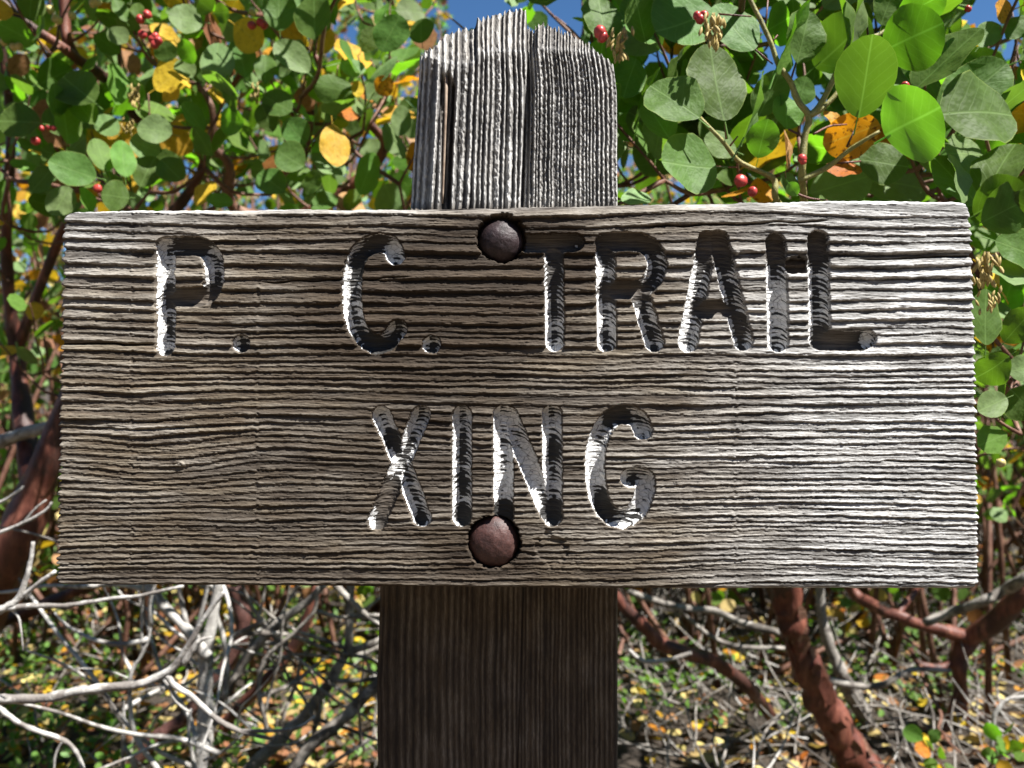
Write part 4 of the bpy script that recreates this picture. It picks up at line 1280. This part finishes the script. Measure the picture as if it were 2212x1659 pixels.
# ------------------------------------------------------------------ dead wood
def dead(name, label, cat, strands, mat, group=None, extra=0, seed=0):
    P0 = at(*strands[0][0][0])
    root = empty(name, P0, label, cat, group)
    for st, ww in strands:
        P = spots_to_pts(st)
        yy = [q[2] for q in st]
        if isinstance(ww, (int, float)): ww = (ww, ww * .7)
        rr = [a * .5 * ppm(b) for a, b in zip(np.interp(np.linspace(0, 1, len(st)), np.linspace(0, 1, len(ww)), ww), yy)]
        tubes('branch', [(P, rr)], root, mat, P0, 9, .24)
    rg = random.Random(seed)
    for i in range(extra):
        st = strands[rg.randrange(len(strands))][0]
        k = rg.randrange(len(st) - 1)
        p = at(*st[k]).lerp(at(*st[k + 1]), rg.random())
        L = rg.uniform(.12, .42)
        d = Vector((rg.gauss(0, .8), rg.gauss(0, .35), rg.gauss(.35, .6))).normalized(); P = [p]
        for j in range(5):
            d = (d + rand_dir(rg) * .30).normalized(); p = p + d * L / 5; P.append(p.copy())
        r0 = rg.uniform(.0018, .0045)
        tubes('twig', [(P, list(np.linspace(r0, r0 * .4, 6)))], root, mat, P0, 6, .2, 4)
    return root
def q4(seq, y): return [(*z4(a, b), y + (c[0] if c else 0)) for a, b, *c in seq]

dead('dead_branch', 'long bare grey branch reaching in from the left edge, forking below the sign', 'branch', [
    (q4([(-260, 830), (-20, 795), (120, 790), (250, 782), (400, 750), (500, 735), (650, 722), (780, 700), (900, 645), (960, 585), (1000, 530), (1040, 465), (1080, 390), (1150, 285), (1215, 205)], .42), (21, 20, 19, 17, 12, 9)),
    (q4([(905, 660), (940, 715), (1035, 775), (1150, 880), (1225, 930), (1300, 962), (1400, 990), (1480, 1005)], .42), (13, 12, 11, 6)),
    (q4([(1300, 960), (1400, 962), (1500, 960), (1590, 945), (1650, 920), (1700, 880)], .42), (8, 5)),
    (q4([(920, 680), (930, 770), (980, 830), (1025, 858)], .42), (7, 5)),
    (q4([(990, 600), (1040, 520), (1085, 470), (1145, 452)], .42), (16, 14, 3)),
], M_DEAD)
dead('dead_branch', 'bright white forked twig at the left edge, level with the bottom of the board', 'branch', [
    (q4([(-120, 330), (-10, 312), (50, 285), (95, 250), (125, 180), (150, 110), (165, 40), (180, -60)], .40), (20, 16, 14, 11, 8)),
    (q4([(80, 265), (150, 210), (220, 155), (300, 98)], .40), (10, 8)),
    (q4([(40, 298), (150, 288), (250, 285), (340, 285), (420, 275), (530, 258), (640, 242), (750, 232), (850, 210), (990, 178)], .40), (13, 9, 7)),
    (q4([(60, 300), (100, 350), (115, 430), (125, 530)], .40), (6, 3)),
], M_DEAD)
dead('dead_branch', 'slender white branch drooping towards the lower left corner', 'branch', [
    (q4([(-120, 780), (0, 845), (60, 890), (130, 932), (240, 975), (340, 1008), (400, 1060), (430, 1110), (455, 1190)], .46), (12, 10, 8)),
    (q4([(340, 1008), (300, 1090), (290, 1180)], .48), (6, 4)),
], M_DEAD)
dead('dead_shrub', 'tall bleached dead shrub of crossing pale stems left of the post', 'shrub', [
    (q4([(1060, 1250, .0), (1095, 1060), (1105, 950), (1108, 800), (1105, 700), (1112, 590), (1120, 500), (1150, 330), (1190, 120)], .72), (36, 34, 31, 28, 20)),
    (q4([(1120, 560), (1040, 450), (970, 370), (900, 300), (850, 240), (795, 170), (700, 30)], .70), (24, 22, 18)),
    (q4([(1210, 780), (1222, 640), (1218, 520), (1200, 430), (1165, 320), (1163, 180), (1170, 0)], .74), (13, 11, 8)),
    (q4([(870, 1190), (760, 1045), (720, 950), (706, 850), (700, 750), (712, 640), (760, 560), (800, 470), (815, 390)], .66), (11, 9, 6)),
    (q4([(660, 1250), (664, 1050), (668, 900), (664, 800)], .7), (9, 7)),
    (q4([(1060, 1200), (1030, 1040), (1018, 950), (1030, 840)], .7), (9, 6)),
    (q4([(1100, 1120), (1190, 1080), (1290, 1000), (1380, 920)], .7), (7, 4)),
], M_DEAD, None, 26, 3)
dead('dead_shrub', 'grey brown dead shrub of slanting forked stems close beside the post', 'shrub', [
    (q4([(1040, 1250), (1110, 1030), (1190, 820), (1240, 715), (1290, 630), (1335, 560), (1450, 430), (1540, 350), (1640, 280), (1760, 160)], .80), (20, 20, 22, 22, 15)),
    (q4([(1300, 1260), (1360, 1150), (1480, 1045), (1560, 950), (1640, 880), (1710, 790), (1770, 715), (1830, 610), (1875, 525), (1885, 380), (1892, 230), (1900, 60)], .86), (27, 27, 25, 20, 16)),
    (q4([(1875, 535), (1920, 520), (1990, 500), (2060, 462), (2140, 400)], .86), (18, 12)),
    (q4([(1875, 545), (1950, 550), (2050, 510)], .88), (13, 9)),
    (q4([(1550, 1240), (1600, 1140), (1700, 1020), (1850, 895), (1920, 820), (2050, 700), (2200, 590)], .82), (24, 28, 26)),
    (q4([(1440, 955), (1425, 870), (1402, 790), (1398, 690), (1420, 600), (1445, 555), (1510, 495), (1580, 440), (1640, 380), (1700, 305), (1715, 180)], .78), (10, 11, 8)),
    (q4([(1700, 310), (1780, 335), (1850, 350), (1930, 330), (2060, 240)], .8), (9, 6)),
    (q4([(1815, 175), (1870, 235), (1930, 290), (1980, 335), (2060, 390)], .76), (14, 11)),
    (q4([(1560, 800), (1600, 700), (1620, 600), (1660, 520)], .84), (9, 6)),
    (q4([(1600, 620), (1560, 560), (1550, 500)], .84), (6, 4)),
    (q4([(1240, 460), (1340, 410), (1430, 365)], .74), (13, 9)),
    (q4([(1730, 820), (1700, 960), (1650, 1060)], .84), (9, 6)),
    (q4([(1990, 1010), (1880, 1080), (1750, 1160)], .7), (9, 6)),
], M_DEADGREY, None, 26, 4)
dead('dead_branch', 'dusky red brown dead limb slanting up behind the pale stems left of the post', 'branch', [
    (q4([(640, 1240), (760, 1090), (850, 1000), (930, 935), (1000, 880), (1080, 790), (1160, 700), (1230, 600), (1300, 460), (1305, 330), (1270, 180)], 1.0), (30, 30, 34, 34)),
], bark_material('dusky_dead_bark', (0.05, 0.022, 0.018), (0.105, 0.045, 0.036), (0.17, 0.085, 0.07)))
dead('dead_branch', 'reddish dead limb low behind the grey stems beside the post', 'branch', [
    (q4([(1150, 1220), (1180, 1060), (1240, 900), (1400, 720), (1540, 560), (1640, 400), (1720, 180)], 1.1), (28, 26, 24)),
], M_REDBARK)
dead('dead_branch', 'smooth red limb running behind the lower left corner of the board', 'branch', [
    (q4([(-200, 440), (0, 370), (150, 318), (280, 260), (400, 205), (520, 165), (700, 80)], .95), (30, 28, 22)),
], M_REDBARK)
dead('dead_branch', 'pale grey limb crossing behind the left end of the board', 'branch', [
    ([(-120, 1010, .8), (0, 955, .8), (60, 935, .8), (130, 915, .8), (260, 880, .82)], (30, 26, 22)),
], M_DEAD)
dead('dead_branch', 'thin white twig with side shoots at the left edge below the board\'s middle', 'branch', [
    ([(-60, 1170, .5), (0, 1150, .5), (50, 1130, .5), (95, 1105, .5), (112, 1085, .5)], (9, 5)),
    ([(50, 1130, .5), (75, 1100, .5), (100, 1080, .5)], (5, 3)),
    ([(-60, 1100, .5), (0, 1085, .5), (40, 1060, .5), (50, 1050, .5)], (8, 5)),
], M_DEAD)
dead('dead_branch', 'grey limb slanting out of the picture behind the lower right corner of the board', 'branch', [
    ([(*z5(1700, 360), 1.1), (*z5(1830, 310), 1.1), (*z5(2000, 250), 1.05), (*z5(2110, 190), 1.05), (*z5(2212, 130), 1.0), (2300, 1200, 1.0)], (18, 22, 24)),
], M_DEADGREY)
dead('dead_tree', 'pale dead tree stem standing just behind the thick red trunk', 'tree', [
    ([(*z5(1480, 1050), 1.25), (*z5(1400, 860), 1.2), (*z5(1290, 655), 1.15), (*z5(1240, 550), 1.15), (*z5(1190, 420), 1.15), (*z5(1170, 300), 1.15), (*z5(1160, 120), 1.15)], (36, 30, 24, 18)),
], M_DEADGREY)
dead('dead_branch', 'dark bent dead branch low to the right of the thick red trunk', 'branch', [
    ([(*z5(1200, 655), 1.1), (*z5(1300, 675), 1.1), (*z5(1450, 688), 1.1), (*z5(1550, 640), 1.1), (*z5(1640, 600), 1.12), (*z5(1830, 605), 1.15)], (16, 14, 9)),
], M_DEADGREY)
dead('dead_branch', 'small white hooked twig between the post and the red trunk', 'branch', [
    ([(*z5(180, 500), .8), (*z5(230, 545), .8), (*z5(300, 560), .8), (*z5(420, 540), .8), (*z5(503, 512), .8)], (8, 10, 9)),
], M_DEAD)
dead('dead_branch', 'white bent twig standing in the lower right corner', 'branch', [
    ([(*z5(2045, 1000), .85), (*z5(2052, 900), .85), (*z5(2065, 825), .85), (*z5(2125, 755), .85), (*z5(2230, 735), .85)], (8, 9, 8)),
], M_DEAD)
dead('dead_branch', 'dark slanting dead branch crossing behind the red branch right of the post', 'branch', [
    ([(*z5(180, 200), 1.2), (*z5(430, 280), 1.2), (*z5(620, 300), 1.2), (*z5(760, 360), 1.15), (*z5(960, 410), 1.1)], (12, 16, 16)),
    ([(*z5(430, 280), 1.2), (*z5(560, 400), 1.2), (*z5(680, 465), 1.2), (*z5(800, 485), 1.2), (*z5(990, 490), 1.2)], (9, 10, 8)),
], M_DEADGREY)

# ------------------------------------------------------------------ what lies on the ground
def flat_leaf(x, y, L, rg, lift=.012, tilt=.45):
    z = float(ground_z(x, y)) + rg.uniform(.004, .03)
    a = rg.uniform(0, 2 * PI)
    ax = Vector((math.cos(a), math.sin(a), rg.gauss(0, tilt * .6)))
    nm = Vector((rg.gauss(0, tilt), rg.gauss(0, tilt) - .15, 1))
    return frame_matrix(Vector((x, y, z)), ax, nm, L, L * rg.uniform(.6, .85))
MARKS = [(1345, 1590, "the post's right edge near the bottom of the picture"), (1735, 1560, 'the left side of the thick red trunk'), (1905, 1600, 'the right side of the thick red trunk'),
         (60, 1610, 'the lower left corner of the picture'), (300, 1560, 'the middle of the long bare grey branch, below it'), (230, 1400, 'the middle of the long bare grey branch, above it'),
         (540, 1620, 'the foot of the tall bleached dead shrub'), (795, 1610, "the post's left edge near the bottom of the picture"), (2180, 1560, 'the lower right corner of the picture'), (1560, 1480, 'the low red branch right of the post')]
def nearest_to_marks(items, used):
    """items = [(px, py, payload)]: for each landmark the item that lies closest to it"""
    out = []
    for mx, my, text in MARKS:
        c = sorted(((math.hypot(px - mx, py - my), k) for k, (px, py, _) in enumerate(items) if k not in used))
        if c and c[0][0] < 130:
            used.add(c[0][1]); out.append((text, items[c[0][1]][2], c[0][1]))
    return out

def litter():
    rg = random.Random(41)
    places, cand = [], {'yellow': [], 'orange': []}
    kinds = {'straw': 4.6, 'yellow': 1.7, 'dry': 4.0, 'orange': .6, 'glaucous': .25}
    for i in range(20000):
        y = 0.45 + 3.9 * rg.random() ** 1.25
        x = rg.uniform(-1, 1) * (.75 + .78 * (y + .48))
        dens = .6 + .5 * float(noise(np.array(x * 2.2), np.array(y * 2.2), 77)) + (.12 if x < 0 else -.48)
        if rg.random() > dens + .3: continue
        M = flat_leaf(x, y, rg.uniform(.017, .039), rg)
        k = pick_kind(rg, kinds)
        if x > .1 and k == 'yellow' and rg.random() < .5: k = 'straw'
        px, py, d = project(M.translation)
        if k in cand and 10 < px < 2200 and 1290 < py < 1650 and not (815 < px < 1338) and y < 1.8 and M.to_3x3().col[1].length > .030:
            M = M.copy(); M.translation.z += .012
            cand[k].append((px, py, (M, k)))
        else: places.append((M, k))
    for k, items in cand.items():
        used = set()
        for text, (M, kk), _ in nearest_to_marks(items, used):
            o = bpy.data.objects.new('fallen_leaf', leaf_mesh(kk, rg.randrange(len(SHAPES))))
            COL.objects.link(o); o.matrix_world = M
            tag(o, {'yellow': 'yellow fallen leaf nearest to ', 'orange': 'spotted orange fallen leaf nearest to '}[kk] + text, 'leaf', 'fallen leaves lying behind the post')
        places += [p for j, (_, _, p) in enumerate(items) if j not in used]
    o = leaf_mass('leaf_litter', places, None, shapes=TINY, seed=42)
    tag(o, 'brown and yellow dead leaves strewn over the forest floor', 'leaf litter', kind='stuff')
    # small evergreen ground cover
    pl, tufts = [], []
    for i in range(3000):
        y = 0.5 + 3.8 * rg.random() ** 1.1
        x = rg.uniform(-1, 1) * (.75 + .78 * (y + .48))
        if float(noise(np.array(x * 2.0 + 9), np.array(y * 2.0), 78)) < (-.35 if x < .1 else .0): continue
        tufts.append((x, y))
    for x, y in tufts:
        n = rg.randint(8, 14); h0 = rg.uniform(.03, .09 + .05 * rg.random() * y)
        for k in range(n):
            p = Vector((x + rg.gauss(0, .028), y + rg.gauss(0, .028), float(ground_z(x, y)) + rg.uniform(.012, h0)))
            ax = Vector((rg.gauss(0, 1), rg.gauss(0, 1), rg.uniform(.2, 1.2)))
            nm = Vector((rg.gauss(0, .6), rg.gauss(-.3, .6), 1))
            L = rg.uniform(.011, .022)
            pl.append((frame_matrix(p, ax, nm, L, L * .62), pick_kind(rg, {'green': 5, 'young': 3, 'glaucous': 2.5})))
    o = leaf_mass('ground_cover', pl, None, shapes=TINY, seed=43)
    tag(o, 'low green ground cover of tiny leaves between the fallen leaves', 'ground cover', kind='stuff')
    # dead twigs
    st, cand = [], []
    for i in range(4000):
        y = 0.5 + 2.9 * rg.random()
        x = rg.uniform(-1, 1) * (.75 + .78 * (y + .48))
        if x < 0 and rg.random() < .6: continue
        L = rg.uniform(.05, .26)
        a = rg.uniform(0, PI); el = abs(rg.gauss(0, .4))
        d = Vector((math.cos(a) * math.cos(el), math.sin(a) * math.cos(el), math.sin(el)))
        p = Vector((x, y, float(ground_z(x, y)) + rg.uniform(.004, .07)))
        pts = [p]
        for k in range(4):
            d = (d + rand_dir(rg) * .28).normalized(); p = p + d * L / 4; p.z = max(p.z, float(ground_z(p.x, p.y)) + .004); pts.append(p.copy())
        r = rg.uniform(.0008, .0030)
        s = (pts, list(np.linspace(r, r * .55, 5)))
        px, py, dd = project(pts[2])
        if 1360 < px < 2200 and 1290 < py < 1640 and y < 1.7 and L > .11: cand.append((px, py, s))
        else: st.append(s)
    used = set()
    for i, (text, s, _) in enumerate(nearest_to_marks(cand, used)):
        o = tubes('fallen_twig', [s], None, M_DEAD if i % 3 else M_DEADGREY, s[0][0], 6, .2, 4)
        o.location = s[0][0]
        tag(o, 'thin bleached fallen twig nearest to ' + text, 'twig', 'fallen twigs right of the post')
    st += [q for j, (_, _, q) in enumerate(cand) if j not in used]
    tag(tubes('brushwood', st[::9], None, M_DEAD, sides=5, rough=.1, smooth=2), 'thin bleached dead twigs tangled over the ground', 'brushwood', kind='stuff')
    tag(tubes('brushwood', [q for k, q in enumerate(st) if k % 9], None, M_DEADGREY, sides=5, rough=.1, smooth=2), 'thin grey brown dead twigs tangled over the ground', 'brushwood', kind='stuff')
litter()

# ------------------------------------------------------------------ brush farther back
def brush():
    rg = random.Random(51)
    pl, tw = [], []
    kinds = {'green': 5, 'glaucous': 3, 'young': 2, 'yellow': 1.2, 'straw': 1.6, 'dry': 2.2, 'orange': .6}
    for i in range(5600):
        y = rg.uniform(1.45, 5.4)
        x = rg.uniform(-1, 1) * (1.1 + .80 * (y + .48))
        el = x / (y + .48)
        top = .85 + .43 * y + .35 * float(noise(np.array(x * 1.4), np.array(y * 1.4), 52)) if el < -.08 else .85 + .27 * y + .35 * float(noise(np.array(x * 1.4), np.array(y * 1.4), 53))
        h = rg.random() ** .8 * top
        p = Vector((x, y, float(ground_z(x, y)) + h))
        st, lv = spray(p, Vector((rg.gauss(0, .5), rg.gauss(0, .5), 1)), rg.uniform(.12, .22), rg.randint(8, 13), .040, kinds, rg)
        q = Vector((x + rg.gauss(0, .25), y + rg.gauss(0, .2), float(ground_z(x, y))))
        m = q.lerp(p, .55) + rand_dir(rg) * .06
        if i % 3 == 0: tw.append(([q, m, p], [.008, .0055, .002]))
        if y < 2.8: tw.append(st)
        pl += lv
    o = leaf_mass('background_shrubs', pl, None, shapes=TINY, seed=54)
    tag(o, 'green and yellow thicket beyond the shrubs behind the sign', 'thicket', kind='stuff')
    o = tubes('thicket_stems', tw, None, M_TWIG, sides=5, rough=.1, smooth=2)
    tag(o, 'reddish stems of the thicket beyond the shrubs behind the sign', 'stems', kind='stuff')
brush()

def woods():
    # unseen trees added behind the camera to block sky light off the board
    rg = random.Random(61)
    pl, tr = [], []
    for i in range(46):
        a = -PI + PI * (i + rg.random()) / 46
        R_ = rg.uniform(6.5, 13)
        x, y = R_ * math.cos(a) * 1.3, -2.0 + R_ * math.sin(a)
        # kept low on the sun's side so direct sun still gets in
        if x > 0 and y > -7: R_h = rg.uniform(2.5, 4.5)
        else: R_h = rg.uniform(6, 10)
        z0 = float(ground_z(x, y))
        tr.append(([Vector((x, y, z0 - .1)), Vector((x, y, z0 + R_h * .5)), Vector((x, y, z0 + R_h))], [.16, .10, .02]))
        for k in range(230):
            t = rg.random() ** .8
            r_ = (1 - t) * R_h * .24 + .1
            b = rg.uniform(0, 2 * PI)
            p = Vector((x + math.cos(b) * r_ * rg.uniform(.3, 1), y + math.sin(b) * r_ * rg.uniform(.3, 1), z0 + .4 + t * (R_h - .4)))
            ax = Vector((math.cos(b), math.sin(b), rg.uniform(-.5, .2)))
            pl.append((frame_matrix(p, ax, Vector((rg.gauss(0, .5), rg.gauss(0, .5), 1)), rg.uniform(.4, .8), rg.uniform(.2, .35)), 'needle'))
    tag(leaf_mass('woods', pl, None, shapes=TINY, seed=62), 'dark evergreen woods added out of view to block sky light', 'woods', kind='stuff')
    tag(tubes('woods_trunks', tr, None, M_TWIG, sides=7, rough=.1, smooth=0), 'trunks of the evergreen woods added out of view to block sky light', 'woods', kind='stuff')
woods()
